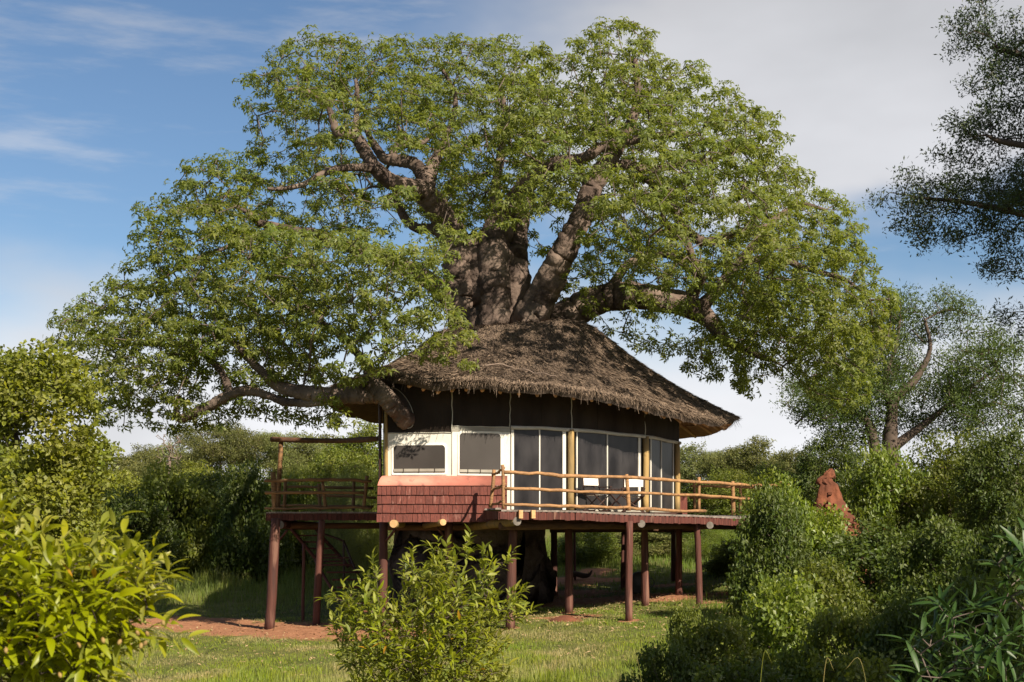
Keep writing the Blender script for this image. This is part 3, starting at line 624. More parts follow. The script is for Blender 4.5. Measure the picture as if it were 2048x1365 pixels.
while x < Q[-1][0] - 0.1:
    w = 0.145; ye, ze = edge_at(x + w / 2); ye -= 0.03 + random.uniform(0, 0.02); yw = wall_at(x + w / 2) - (0.03 if x < 5.1 else 0)
    if x < -0.1: yw = 36.45
    z1 = FLOOR - 0.03 + random.uniform(-.003, .003)
    if yw - ye > 0.15:
        g = Geo(); v, f = hexa([[x, ye, ze - 0.045], [x + w - .006, ye, ze - 0.045], [x + w - .006, yw, z1 - 0.045], [x, yw, z1 - 0.045]], [[x, ye, ze], [x + w - .006, ye, ze], [x + w - .006, yw, z1], [x, yw, z1]])
        g.add(v, f); put('floor_board', g.mesh('floor_board'), M['deckgrey'], deck)
    x += w
x = LQ[0][0]; g0 = None
while x < LQ[1][0] + 0.1:
    zz = LQ[0][2] + random.uniform(-.004, .004); g = Geo(); boxg(g, (x + 0.07, 43.9, zz - 0.022), (0.139, 5.9 + random.uniform(-.02, .02), 0.045)); put('floor_board', g.mesh('floor_board'), M['deckgrey'], deck); x += 0.145
# fascia of upright boards
def fascia(a, b, h0, h1, wmin, wmax, off=0.0):
    a = np.array(a); b = np.array(b); Ln = np.linalg.norm((b - a)[:2]); s = 0.0; n = out_normal(a, b)
    while s < Ln - 0.03:
        w = random.uniform(wmin, wmax); e = min(s + w, Ln); p = a + (b - a) * s / Ln; q = a + (b - a) * (e - 0.007) / Ln; h = h0 + (h1 - h0) * s / Ln + random.uniform(-0.012, 0.014)
        g = Geo(); slab(g, p, q, p[2] - 0.047 - h, q[2] - 0.047 - h + random.uniform(-.004, .004), p[2] - 0.047, q[2] - 0.047, 0.022, off + random.uniform(0, 0.008)); put('fascia_board', g.mesh('fascia_board'), M['redwood'], deck)
        s = e
fascia(LQ[0], P(757, 1024, 41.0), 0.20, 0.20, 0.10, 0.20)
fascia([LQ[0][0], 46.8, LQ[0][2]], LQ[0], 0.20, 0.20, 0.15, 0.25)
fascia(Q[0], Q[1], 0.22, 0.20, 0.16, 0.2)
for a, b in zip(Q[1:-1], Q[2:]): fascia(a, b, 0.19, 0.19, 0.11, 0.24 if b is not Q[5] else 0.13)
# log ends showing through the fascia and round beams under the deck
def beam(p_end, back, r, seed, grain, mt=None):
    p_end = np.array(p_end); g = pole(p_end, back, r, seed, 12, 0.004, 0.03, r * 0.95); o = put('beam', g.mesh('beam', True), mt or M['log'], deck)
    d = np.array(back) - p_end; d /= np.linalg.norm(d); g = Geo(); tubeg(g, [p_end - d * 0.012, p_end + d * 0.01], [r * 0.97, r * 0.99], 14, 0.02, seed); put('cut_end', g.mesh('cut_end'), grain, o)
    return o
beam(P(560, 1050, 40.85), P(560, 1050, 40.85) + np.array([0.3, 6, 0]), 0.12, 1, M['endgrey'], M['post'])
beam(P(787, 1048, 36.25), P(787, 1048, 36.25) + np.array([0.2, 9, 0]), 0.105, 2, M['endgrain'], M['log'])
beam(P(886, 1045, 36.25), P(850, 1052, 38.5), 0.085, 3, M['endgrain'], M['log'])
beam(P(1034, 1043, 34.85), P(935, 1056, 38.2), 0.11, 4, M['endgrey'], M['log'])
beam(P(1283, 1048, 36.9), P(1190, 1054, 42.5), 0.10, 5, M['endgrey'], M['logdark'])
beam(P(1420, 1051, 38.9), P(1340, 1056, 45), 0.10, 6, M['endgrey'], M['logdark'])
for px0, py, Y0, px1, Y1 in ((1000, 1053, 35.6, 1270, 37.6), (1260, 1054, 37.6, 1500, 41.6), (760, 1054, 38.5, 1180, 39.5), (1000, 1046, 36.6, 1290, 38.6), (560, 1052, 42, 760, 42), (1100, 1060, 44, 1400, 44.5)):
    put('beam', pole(P(px0, py, Y0), P(px1, py, Y1), 0.095, int(px0), 9, 0.004).mesh('beam', True), M['logdark'], deck)
# joists seen from below
for q in range(14):
    Yq = 36.2 + q * 0.85; put('joist', boxg(Geo(), (1.6, Yq if Yq > 37 else 36.9, EZ + 0.36), (7.4 if Yq > 40 else 3.6, 0.06, 0.13)).mesh('joist'), M['redwood'], deck) if Yq > 39.5 else None
for xx in np.arange(-6.8, -3.7, 0.6): put('joist', boxg(Geo(), (xx, 44.0, LQ[0][2] - 0.13), (0.06, 5.6, 0.15)).mesh('joist'), M['redwood'], deck)
# square log ends in the fascia
for px, py, Y in ((1041, 1029, 34.86), (1066, 1029, 35.0)):
    c = P(px, py, Y - 0.06); put('joist_end', boxg(Geo(), c, (0.10, 0.09, 0.20), R(20)).mesh('joist_end'), M['endgrain'], deck)
# support posts
SP = [(538, 1258, 552, 1046, 0.145, 21), (632, 1250, 644, 1050, 0.11, 22), (606, 1243, 607, 1095, 0.05, 23), (764, 1262, 767, 1048, 0.125, 24), (900, 1255, 897, 1050, 0.12, 25), (1020, 1258, 1028, 1054, 0.125, 26),
      (1138, 1226, 1137, 1052, 0.115, 27), (1258, 1242, 1259, 1052, 0.10, 28), (1291, 1212, 1289, 1054, 0.11, 29), (1399, 1214, 1394, 1054, 0.095, 30), (1358, 1190, 1358, 1056, 0.105, 31), (1346, 1163, 1347, 1058, 0.085, 32),
      (1108, 1192, 1108, 1060, 0.11, 33), (1510, 1195, 1500, 1056, 0.10, 34), (1150, 1160, 1149, 1058, 0.045, 35), (1246, 1180, 1248, 1058, 0.08, 36)]
post_at = {}
for bx, by, tx, ty, r, sd in SP:
    b = hit(bx, by, 30); tp = P(tx, ty, b[1]); tp[2] = min(tp[2] + 0.12, EZ + 0.42); b[2] -= 0.1; post_at[bx] = b
    put('support_post', pole(b, tp, r, sd, 12, 0.006, 0.05, r * 0.9, 10).mesh('support_post', True), M['post'], deck)
for (p, q) in ((P(575, 1060, 41), P(557, 1082, 41.2)), (P(790, 1060, 37.3), P(772, 1082, 37.6)), (P(870, 1050, 37.5), P(893, 1082, 38))):
    put('brace', pole(p, q, 0.035, 3, 6).mesh('brace', True), M['post'], deck)

# ------------------------------------------------------------------ pole railings
def railing(name, label, runs, posts, r=0.042):
    b = thing(name, runs[0][0], label, 'railing', 'pole railings round the deck'); sd = 100
    for pts in runs:
        for c in range(len(pts) - 1): pass
        path = smooth_path(pts, 4); rr = np.random.default_rng(int(abs(pts[0][0] * 997 + pts[0][2] * 131)) + 7); path = path + rr.normal(0, 0.010, path.shape)
        g = Geo(); tubeg(g, path, r * rr.uniform(0.85, 1.1), 9, 0.14, sd); put('rail', g.mesh('rail', True), M['pole'], b); sd += 1
    for a, c, pr in posts:
        put('post', pole(a, c, pr, sd, 9, 0.012, 0.08).mesh('post', True), M['pole'], b); sd += 1
    return b
Y0 = 41.05
railing('pole_railing', 'golden pole railing along the small left hand deck', 
    [[P(529, 962, Y0), P(600, 961, Y0), P(680, 960, Y0), P(743, 963, Y0)], [P(529, 985, Y0), P(620, 986, Y0), P(727, 985, Y0)], [P(529, 1017, Y0), P(620, 1017, Y0), P(705, 1015, Y0), P(742, 1018, Y0)]],
    [(P(549, 1022, Y0 + .08), P(546, 945, Y0 + .08), 0.085), (P(651, 1018, Y0 + .07), P(645, 964, Y0 + .07), 0.055), (P(727, 1020, Y0 + .07), P(734, 952, Y0 + .07), 0.055)])
Y1 = 46.4
railing('pole_railing', 'shaded pole railing along the back of the left hand deck behind the golden one',
    [[P(575, 974, Y1), P(650, 975, Y1), P(748, 977, Y1)], [P(632, 992, Y1), P(690, 993, Y1), P(752, 996, Y1)], [P(560, 1012, Y1), P(748, 1013, Y1)]],
    [(P(568, 1022, Y1), P(571, 958, Y1), 0.06), (P(706, 1022, Y1), P(708, 962, Y1), 0.06), (P(640, 1022, Y1), P(638, 968, Y1), 0.06)])
def tq(i, t, up, off=0.06):
    a, b = Q[i], Q[i + 1]; p = a + (b - a) * t; n = out_normal(a, b); return p + np.array([-n[0] * off, -n[1] * off, up])
railing('pole_railing', 'long golden pole railing across the front of the glazed tent doors',
    [[P(1008, 945, 34.8), P(1075, 948, 35.1), P(1140, 953, 35.5), P(1250, 955, 36.65), P(1350, 962, 38.0), P(1440, 967, 39.6), P(1475, 970, 40.3), P(1520, 971, 41.0), P(1580, 971, 42.2)],
     [P(1008, 977, 34.8), P(1080, 980, 35.1), P(1160, 984, 35.6), P(1250, 986, 36.65), P(1330, 989, 37.8), P(1420, 993, 39.2), P(1500, 997, 40.6), P(1580, 1000, 42.2)],
     [P(1008, 1010, 34.8), P(1080, 1012, 35.1), P(1160, 1014, 35.6), P(1255, 1016, 36.7), P(1330, 1021, 37.8), P(1410, 1023, 39.0)]],
    [(P(1007, 1018, 34.82), P(1005, 930, 34.82), 0.045), (P(1258, 1022, 36.75), P(1253, 949, 36.75), 0.055), (P(1398, 1026, 38.95), P(1398, 955, 38.95), 0.045), (P(1467, 1031, 40.2), P(1465, 963, 40.2), 0.06), (P(1560, 1031, 41.9), P(1560, 963, 41.9), 0.055)])
railing('pole_railing', 'short return of pole railing from the front corner back to the shingled bay',
    [[P(1008, 936, 34.9), P(995, 946, 35.4), P(985, 951, 35.9)], [P(1010, 968, 34.9), P(998, 975, 35.4), P(984, 982, 35.9)], [P(1008, 1004, 34.9), P(984, 1009, 35.9)]],
    [(P(981, 1016, 35.9), P(988, 940, 35.9), 0.05)], 0.035)
railing('pole_railing', 'distant pole railing on the far right corner of the deck near the dark bush',
    [[P(1380, 974, 45.8), P(1420, 973, 45.8), P(1520, 975, 45.8)], [P(1380, 995, 45.8), P(1500, 996, 45.8)]], [(P(1390, 1022, 45.8), P(1388, 962, 45.8), 0.055), (P(1480, 1028, 45.8), P(1480, 965, 45.8), 0.05)])
# pole gateway over the left deck
gw = thing('pole_gateway', P(562, 960, 42.0), 'tall brown pole and crossbar above the left deck tied to the tent', 'gateway')
put('post', pole(P(556, 1020, 41.8), P(562, 882, 41.8), 0.075, 61, 10, 0.01).mesh('post', True), M['pole'], gw)
g = Geo(); tubeg(g, smooth_path([P(542, 879, 41.8), P(600, 881, 41.5), P(680, 882, 40.5), P(758, 878, 38.2)], 4), 0.075, 9, 0.1, 5); put('crossbar', g.mesh('crossbar', True), M['logdark'], gw)

# ------------------------------------------------------------------ staircase under the left deck
stc = thing('timber_staircase', hit(690, 1240, 35), 'dark red timber staircase climbing under the small left hand deck', 'staircase')
s_top = P(590, 1052, 43.5); s_mid = P(660, 1130, 43.5); ns = 6
for q in range(ns):   # upper flight
    t = (q + 0.5) / ns; c = s_top + (s_mid - s_top) * t + np.array([0.18, 0.2, 0]); put('tread', boxg(Geo(), c, (0.75, 0.28, 0.045)).mesh('tread'), M['redwood'], stc)
put('stringer', pole(s_top + [-.2, 0, 0], s_mid + [-.2, 0, -0.1], 0.06, 71, 6).mesh('stringer', True), M['redwood'], stc)
put('stringer', pole(s_top + [.5, .6, 0], s_mid + [.5, .6, -0.1], 0.06, 72, 6).mesh('stringer', True), M['redwood'], stc)
l_top = P(650, 1118, 42.0); l_bot = hit(745, 1258, 36); ns = 9
for q in range(ns):   # lower flight towards the path
    t = q / ns; c = l_top + (l_bot - l_top) * t + np.array([0.25, 0, 0.03]); put('tread', boxg(Geo(), c, (0.95, 0.30, 0.045), R(12)).mesh('tread'), M['redwood'], stc)
for dx in (-0.28, 0.72): put('stringer', pole(l_top + [dx, 0, -0.05], l_bot + [dx, 0, -0.05], 0.05, 73, 6).mesh('stringer', True), M['redwood'], stc)
put('handrail', pole(P(640, 1066, 42.5), P(688, 1083, 42.0), 0.035, 74, 6).mesh('handrail', True), M['darkwood'], stc)
put('handrail', pole(P(688, 1083, 42.0), P(714, 1145, 41.0), 0.035, 75, 6).mesh('handrail', True), M['darkwood'], stc)
put('handrail_post', pole(P(688, 1168, 42.0), P(688, 1081, 42.0), 0.04, 76, 6).mesh('handrail_post', True), M['darkwood'], stc)

# ------------------------------------------------------------------ deck chairs and table
def chair_proto():
    ch = thing('director_chair', (0, 0, 0), 'folding chair with white canvas back beside the tent door, nearer the middle post', 'chair', 'canvas director chairs on the deck')
    def bar(a, b, w, nm, m=M['darkwood']):
        a = np.array(a, float); b = np.array(b, float); g = Geo(); tubeg(g, [a, b], w, 4); put(nm, g.mesh(nm), m, ch)
    for y in (-0.2, 0.2):
        bar((-0.27, y, 0.02), (0.27, y, 0.44), 0.018, 'crossed_leg'); bar((0.27, y, 0.02), (-0.27, y, 0.44), 0.018, 'crossed_leg')
    for x in (-0.28, 0.28):
        bar((x, -0.24, 0.015), (x, 0.24, 0.015), 0.02, 'foot_bar'); bar((x, -0.24, 0.45), (x, 0.24, 0.45), 0.02, 'seat_rail')
        bar((x, -0.20, 0.45), (x, -0.20, 0.64), 0.016, 'arm_post'); bar((x, 0.2, 0.45), (x, 0.25, 0.92), 0.018, 'back_post')
        g = Geo(); boxg(g, (x, 0.0, 0.65), (0.06, 0.50, 0.025)); put('armrest', g.mesh('armrest'), M['darkwood'], ch)
    g = Geo(); V = []
    for i in range(5):
        for q in range(2): V.append((-0.27 + 0.135 * i, -0.22 + 0.44 * q, 0.455 - 0.03 * math.sin(math.pi * i / 4)))
    V = np.array(V); f = [[2 * i, 2 * i + 2, 2 * i + 3, 2 * i + 1] for i in range(4)]; f += [[a + 10 for a in x[::-1]] for x in f]; g.add(np.vstack([V, V - [0, 0, 0.012]]), f, ) ; put('seat', g.mesh('seat'), M['chaircanvas'], ch)
    g = Geo(); V = []
    for i in range(6):
        xx = -0.29 + 0.116 * i; yy = 0.235 + 0.035 * math.sin(math.pi * i / 5)
        V += [(xx, yy, 0.70), (xx, yy + 0.02, 0.91)]
    V = np.array(V); f = [[2 * i, 2 * i + 1, 2 * i + 3, 2 * i + 2] for i in range(5)]; g.add(np.vstack([V, V + [0, 0.012, 0]]), f, [[a + 12 for a in x[::-1]] for x in f]); put('backrest', g.mesh('backrest'), M['chaircanvas'], ch)
    return ch
ch1 = chair_proto(); ch2 = copy_tree(ch1)
for c, px, Y, rz, s in ((ch1, 1194, 38.0, 38, 1.0), (ch2, 1266, 38.7, -12, 1.0)):
    p = P(px, 1000, Y); c.location = (p[0], p[1], float(floor_z(p[0], p[1])) + 0.012); c.rotation_euler.z = R(rz)
ch2['label'] = 'folding chair with white canvas back behind the railing post, nearer the right door post'
p = P(1232, 1000, 37.9); tb = thing('folding_table', (p[0], p[1], float(floor_z(p[0], p[1])) + 0.012), 'small dark slatted folding table between the two white backed chairs', 'table')
for i in range(7):
    put('slat', boxg(Geo(), (p[0] - 0.27 + 0.09 * i, p[1], tb.location[2] + 0.60), (0.07, 0.45, 0.02)).mesh('slat'), M['darkwood'], tb)
for y in (-0.18, 0.18):
    for s in (-1, 1): put('crossed_leg', pole((p[0] - .25 * s, p[1] + y, tb.location[2] + .01), (p[0] + .25 * s, p[1] + y, tb.location[2] + .59), 0.016, 3, 5, 0).mesh('crossed_leg'), M['darkwood'], tb)

# drum and dead wood under the deck
p = hit(1281, 1187, 30); dr = thing('water_drum', p, 'dark dented drum with a ring handle standing between the rear poles', 'drum')
g = Geo(); prof = [(0.26, 0), (0.29, 0.05), (0.29, 0.25), (0.305, 0.27), (0.29, 0.30), (0.29, 0.48), (0.26, 0.57), (0.17, 0.645), (0.06, 0.66)]
a_ = np.arange(18) * 2 * math.pi / 18; V = np.concatenate([np.c_[p[0] + r * np.cos(a_), p[1] + r * np.sin(a_), np.full(18, p[2] + z)] for r, z in prof]); j = np.arange(18); k = (j + 1) % 18
g.add(V, *[np.c_[i * 18 + j, i * 18 + k, (i + 1) * 18 + k, (i + 1) * 18 + j] for i in range(len(prof) - 1)]); put('drum_body', g.mesh('drum_body', True), M['metal'], dr)
g = Geo(); tubeg(g, [(p[0] + 0.33 + 0.09 * math.sin(t), p[1], p[2] + 0.32 + 0.13 * math.cos(t)) for t in np.linspace(0, 2 * math.pi, 14)], 0.014, 6); put('ring_handle', g.mesh('ring_handle', True), M['metal'], dr)
p = hit(1160, 1160, 30); g = Geo(); tubeg(g, smooth_path([p + [-0.45, 0.1, 0.02], p + [-0.2, 0, 0.20], p + [0.1, 0, 0.14], p + [0.3, 0, 0.16], p + [0.42, 0, 0.33]], 4), [0.10] * 8 + list(np.linspace(0.10, 0.02, 9)), 9, 0.15, 9)
lg = put('dead_log', g.mesh('dead_log', True), M['bark2']); tag(lg, 'small dark curved dead log on the red soil under the deck', 'log')

# ------------------------------------------------------------------ baobab
bao = thing('baobab_tree', (hit(945, 1190, 38)[0], 43.6, float(gz(-1.2, 43.6))), 'huge spreading baobab growing up through the thatched treehouse', 'tree')
def limb(pts, nm='limb', sides=12, lump=0.06, k=5, smooth=True, parent=bao, m=None):
    P3 = np.array([P(a, b, c) for a, b, c, w in pts]); W = np.array([w * (0.86 if nm == 'limb' else 1.0) * c / F / 2 for a, b, c, w in pts]); k = k * 2; sides = int(sides * 1.5); path = smooth_path(P3, k); rad = smooth_path(np.c_[W, W, W], k)[:, 0]
    rr = np.random.default_rng(int(pts[0][0] + pts[-1][1])); Ln = len(path); path[1:-1] += rr.normal(0, 1, (Ln - 2, 3)) * rad[1:-1, None] * 0.045; rad = rad * (1 + 0.035 * np.sin(np.arange(Ln) * 1.7 + pts[0][0]) * rr.uniform(0.3, 1, Ln))
    g = Geo(); tubeg(g, path, rad, sides, 0.025 if nm == 'trunk' else 0.06, int(pts[0][0]), True, lump); put(nm, g.mesh(nm, True), m or M['bark'], parent); return path, rad
seeds = []; plen = []
def reg(res, start=0.25, base=0.0):
    path, rad = res; n = len(path); s = np.r_[0, np.cumsum(np.linalg.norm(np.diff(path, axis=0), axis=1))]
    for i in range(int(n * start), n): seeds.append(path[i]); plen.append(base + s[i])
# trunk: several fused columns
tb_ = [(945, 1205, 43.6, 330), (945, 1120, 43.6, 305), (948, 1040, 43.6, 285), (955, 950, 43.7, 255), (965, 850, 43.8, 225), (972, 760, 43.9, 195), (976, 680, 44.0, 165), (974, 600, 44.0, 158), (968, 545, 44.0, 150), (962, 500, 44.0, 120)]
limb(tb_, 'trunk', 36, 0.05, 5)
limb([(1030, 700, 43.6, 70), (1030, 600, 43.5, 66), (1028, 540, 43.6, 58), (1030, 490, 43.8, 50), (1040, 430, 44, 42)], 'trunk_column', 16, 0.05)
limb([(920, 640, 43.2, 50), (918, 560, 43.1, 62), (915, 505, 43.2, 60), (900, 465, 43.3, 58)], 'trunk_column', 16, 0.05)
limb([(985, 700, 42.9, 70), (990, 600, 42.8, 62), (988, 540, 42.9, 64), (985, 480, 43.2, 56), (1000, 430, 43.5, 40)], 'trunk_column', 16, 0.05)
reg(limb([(930, 530, 43.4, 78), (905, 470, 43.3, 66), (880, 425, 43.0, 58), (850, 385, 42.5, 50), (815, 376, 42, 44), (780, 362, 41.5, 38), (750, 335, 41.3, 34), (728, 300, 41.3, 30), (708, 272, 41.3, 26), (675, 266, 41.2, 22), (662, 230, 41.2, 16), (650, 205, 41.2, 13), (610, 182, 41, 10), (575, 180, 41, 8)], 'limb'), 0.5, 2)
reg(limb([(712, 278, 41.3, 22), (712, 240, 41.6, 14), (715, 200, 42, 12), (712, 160, 42, 8)]), 0.2, 6)
reg(limb([(750, 338, 41.3, 22), (715, 335, 40.9, 18), (675, 338, 40.4, 16), (640, 350, 40, 14), (605, 370, 39.7, 12), (560, 378, 39.4, 10), (535, 378, 39.2, 7)]), 0.3, 6)
reg(limb([(850, 385, 42.5, 44), (862, 340, 42.7, 30), (875, 312, 43, 24), (888, 280, 43.3, 18), (905, 240, 43.8, 14), (910, 190, 44, 10), (880, 130, 44, 7)]), 0.4, 5)
reg(limb([(855, 365, 42.5, 34), (830, 330, 42.8, 30), (800, 322, 43, 28), (770, 318, 43.2, 24), (752, 295, 43.4, 20), (742, 280, 43.6, 15), (725, 240, 44, 10)]), 0.4, 5)
reg(limb([(790, 318, 43.1, 20), (785, 298, 43.3, 16), (810, 292, 43.4, 14), (845, 285, 43.8, 12), (870, 262, 44, 9)]), 0.4, 6)
reg(limb([(905, 480, 43.3, 40), (870, 460, 43.6, 26), (835, 457, 43.6, 24), (812, 440, 43.6, 20), (800, 418, 43.6, 20), (788, 395, 43.5, 16), (770, 395, 43.4, 9)]), 0.4, 4)
reg(limb([(985, 520, 43.6, 66), (1000, 460, 43.4, 60), (1020, 420, 43.0, 52), (1050, 375, 42.3, 44), (1080, 345, 41.7, 38), (1120, 325, 41.2, 32), (1165, 318, 41, 28), (1200, 296, 41, 24), (1240, 288, 41, 22), (1290, 275, 41, 18), (1350, 268, 41, 14), (1400, 270, 41, 8)]), 0.4, 3)
reg(limb([(1000, 450, 43.6, 40), (990, 390, 44.3, 26), (1000, 320, 45, 20), (1010, 240, 45.5, 14), (1000, 160, 45.5, 9)]), 0.3, 4)
reg(limb([(1025, 700, 43.0, 80), (1060, 640, 42.6, 80), (1095, 575, 42.2, 70), (1120, 520, 41.9, 62), (1145, 470, 41.6, 56), (1165, 430, 41.5, 52), (1180, 385, 41.5, 48), (1200, 345, 41.5, 44), (1225, 312, 41.6, 34), (1255, 260, 41.8, 26), (1275, 200, 42, 18), (1270, 120, 42.3, 12)]), 0.5, 4)
reg(limb([(1205, 340, 41.6, 30), (1250, 330, 42.5, 24), (1300, 340, 43, 20), (1350, 330, 43.5, 16), (1420, 320, 44, 12), (1480, 300, 44.5, 8)]), 0.3, 8)
reg(limb([(1060, 690, 44.2, 80), (1110, 655, 44.2, 82), (1160, 618, 44, 74), (1210, 598, 43.8, 66), (1270, 592, 43.6, 62), (1330, 600, 43.5, 60), (1375, 610, 43.5, 56), (1420, 640, 43.4, 40), (1450, 680, 43.3, 28), (1490, 700, 43.2, 20), (1540, 720, 43, 13)]), 0.45, 4)
reg(limb([(1180, 610, 44, 36), (1225, 570, 44.5, 24), (1250, 535, 45, 20), (1290, 512, 45.4, 18), (1340, 512, 45.5, 16), (1385, 545, 45.3, 14), (1430, 560, 45, 10)]), 0.4, 6)
reg(limb([(1375, 600, 43.6, 34), (1400, 560, 43, 26), (1385, 520, 42.4, 20), (1370, 480, 42, 18), (1340, 455, 41.7, 16), (1320, 430, 41.6, 12)]), 0.4, 8)
reg(limb([(1345, 415, 41.3, 12), (1370, 455, 41, 18), (1400, 482, 40.7, 22), (1430, 480, 40.5, 18), (1465, 470, 40.4, 15), (1500, 458, 40.4, 11), (1540, 450, 40.5, 8)]), 0.1, 9)
reg(limb([(1280, 350, 43, 16), (1330, 390, 42, 16), (1350, 420, 41.3, 13)]), 0.4, 9)
reg(limb([(1400, 620, 43.4, 34), (1450, 560, 43, 26), (1500, 500, 43, 20), (1550, 440, 43, 16), (1600, 410, 43, 11), (1650, 420, 43, 7)]), 0.2, 8)
reg(limb([(1490, 520, 43, 20), (1560, 520, 42.5, 16), (1620, 540, 42, 12), (1690, 560, 42, 9), (1740, 600, 42, 6)]), 0.2, 10)
# low limb passing out through the tent wall
reg(limb([(880, 905, 41.5, 70), (842, 866, 38.5, 44), (807, 836, 37.0, 42), (788, 814, 36.7, 46), (768, 790, 36.5, 44), (745, 768, 36.6, 42), (738, 740, 36.9, 26), (722, 715, 37.2, 20), (690, 680, 37.4, 15), (640, 640, 37.6, 11), (600, 600, 38, 8)], 'limb', 16, 0.13), 0.5, 5)
reg(limb([(765, 790, 36.6, 46), (735, 790, 36.7, 42), (690, 792, 36.8, 38), (640, 790, 37, 38), (590, 783, 37.2, 34), (555, 772, 37.4, 26), (520, 740, 37.7, 20), (470, 690, 38, 14), (420, 650, 38.3, 9)]), 0.3, 7)
reg(limb([(670, 800, 36.9, 18), (620, 806, 37.1, 20), (570, 804, 37.3, 20), (545, 795, 37.4, 18), (500, 782, 37.6, 22), (460, 790, 37.8, 26), (420, 812, 38, 24), (385, 828, 38.1, 22), (360, 838, 38.2, 20), (352, 820, 38.2, 13), (358, 790, 38.3, 8)]), 0.3, 8)
reg(limb([(460, 785, 37.8, 20), (440, 740, 38.2, 16), (390, 700, 38.6, 13), (320, 690, 39, 10), (250, 690, 39.3, 7)]), 0.2, 9)
reg(limb([(930, 620, 43.4, 60), (870, 570, 42.5, 44), (800, 530, 41.5, 38), (730, 500, 40.8, 34), (680, 488, 40.4, 30), (635, 470, 40, 26), (590, 462, 39.8, 20), (545, 452, 39.5, 18), (515, 445, 39.4, 17), (495, 425, 39.3, 13), (460, 410, 39.3, 9), (415, 400, 39.3, 6)]), 0.5, 4)
reg(limb([(545, 455, 39.5, 14), (500, 480, 39.3, 12), (440, 500, 39.3, 10), (370, 530, 39.3, 8), (290, 580, 39.3, 6)]), 0.2, 8)
seeds = np.array(seeds); plen = np.array(plen)

SIL = np.array([(480, 155), (525, 125), (580, 78), (640, 62), (700, 72), (740, 82), (800, 70), (870, 80), (930, 68), (1010, 76), (1090, 92), (1130, 108), (1145, 80), (1190, 48), (1262, 34), (1300, 62), (1330, 108), (1390, 125), (1440, 165), (1500, 195), (1565, 240), (1570, 310), (1620, 350), (1690, 400), (1735, 450), (1740, 490), (1765, 540), (1800, 600), (1790, 680), (1755, 740), (1735, 815), (1690, 830), (1640, 800), (1600, 770), (1540, 745), (1505, 790), (1460, 780), (1400, 765), (1350, 740), (1280, 705), (1200, 655),
    (1150, 620), (1080, 600), (950, 690), (958, 735), (930, 755), (880, 740), (820, 730), (770, 760), (750, 860), (690, 865), (560, 850), (480, 850), (350, 870), (200, 852), (150, 790), (100, 720), (85, 655), (130, 600), (200, 565), (262, 520), (268, 430), (330, 372), (400, 312), (430, 288), (478, 320), (495, 275), (490, 205)], float)
SIL2 = SIL
def inpoly(p, poly):
    x, y = p[:, 0], p[:, 1]; c = np.zeros(len(p), bool); n = len(poly)
    for i in range(n):
        a, b = poly[i], poly[(i + 1) % n]; m = ((a[1] > y) != (b[1] > y)) & (x < (b[0] - a[0]) * (y - a[1]) / (b[1] - a[1] + 1e-9) + a[0]); c ^= m
    return c
def dpoly(p, poly):
    d = np.full(len(p), 1e9); n = len(poly)
    for i in range(n):
        a, b = poly[i], poly[(i + 1) % n]; ab = b - a; t = np.clip(((p - a) @ ab) / (ab @ ab), 0, 1); d = np.minimum(d, np.linalg.norm(p - (a + t[:, None] * ab), axis=1))
    return d
rb = np.random.default_rng(21)
p2 = np.c_[rb.uniform(80, 1805, 90000), rb.uniform(30, 875, 90000)]; p2 = p2[inpoly(p2, SIL)]; d2 = dpoly(p2, SIL); p2 = p2[d2 > 5]; d2 = d2[d2 > 5]
s_ = rb.uniform(-1, 1, len(p2)); s_ = np.sign(s_) * np.abs(s_) ** 0.55
lowl = (p2[:, 1] > 470 + (p2[:, 0] - 300) * 0.0) & (p2[:, 0] < 960); lowl |= (p2[:, 0] < 480)
lowr = (p2[:, 1] > 520) & (p2[:, 0] > 1100)
fr = np.clip((p2[:, 0] - 560) / 180, 0, 1)
Yc = np.where(lowl, 38.6 - 3.4 * fr, np.where(lowr, 42.6, np.where(p2[:, 0] < 1050, 43.2, 42.4))); T = np.where(lowl, 3.0 - 1.4 * fr, np.where(lowr, 5.0, np.where(p2[:, 0] < 1050, 6.6, 8.4))) * (1 - np.exp(-d2 / 110))
YY = Yc + s_ * T
keep = np.ones(len(p2), bool); x_, y_ = p2[:, 0], p2[:, 1]
# the open heart of the crown where limbs show
def reduce(poly, front, back, ysplit):
    global keep
    m = inpoly(p2, np.array(poly, float)); pr = np.where(YY < ysplit, front, back); keep &= ~(m & (rb.uniform(0, 1, len(p2)) > pr))
reduce([(885, 490), (960, 470), (1060, 430), (1130, 400), (1190, 340), (1225, 350), (1175, 440), (1130, 560), (1080, 660), (940, 670), (900, 600)], 0.0, 0.25, 46.0)
reduce([(700, 765), (830, 745), (840, 880), (690, 880)], 0.0, 0.3, 38.5)
reduce([(540, 765), (720, 765), (720, 820), (540, 820)], 0.06, 0.5, 37.2)
reduce([(850, 400), (960, 380), (1010, 460), (900, 480)], 0.25, 0.5, 44.0)
reduce([(530, 240), (700, 215), (870, 260), (910, 480), (800, 510), (700, 460), (530, 400)], 0.09, 0.34, 43.4)
reduce([(620, 290), (860, 300), (880, 440), (800, 350), (700, 330)], 0.0, 0.5, 42.0)
reduce([(1150, 560), (1250, 560), (1420, 590), (1440, 660), (1350, 690), (1200, 660)], 0.06, 0.22, 44.5)
reduce([(1130, 450), (1300, 410), (1500, 430), (1480, 560), (1150, 560)], 0.12, 0.36, 43.0)
reduce([(1290, 640), (1480, 640), (1440, 770), (1350, 740), (1200, 660)], 0.6, 0.6, 44.0)
reduce([(380, 760), (560, 765), (760, 775), (760, 870), (350, 880)], 0.10, 0.5, 37.6)
reduce([(480, 370), (900, 430), (900, 505), (480, 465)], 0.22, 0.30, 41.0)
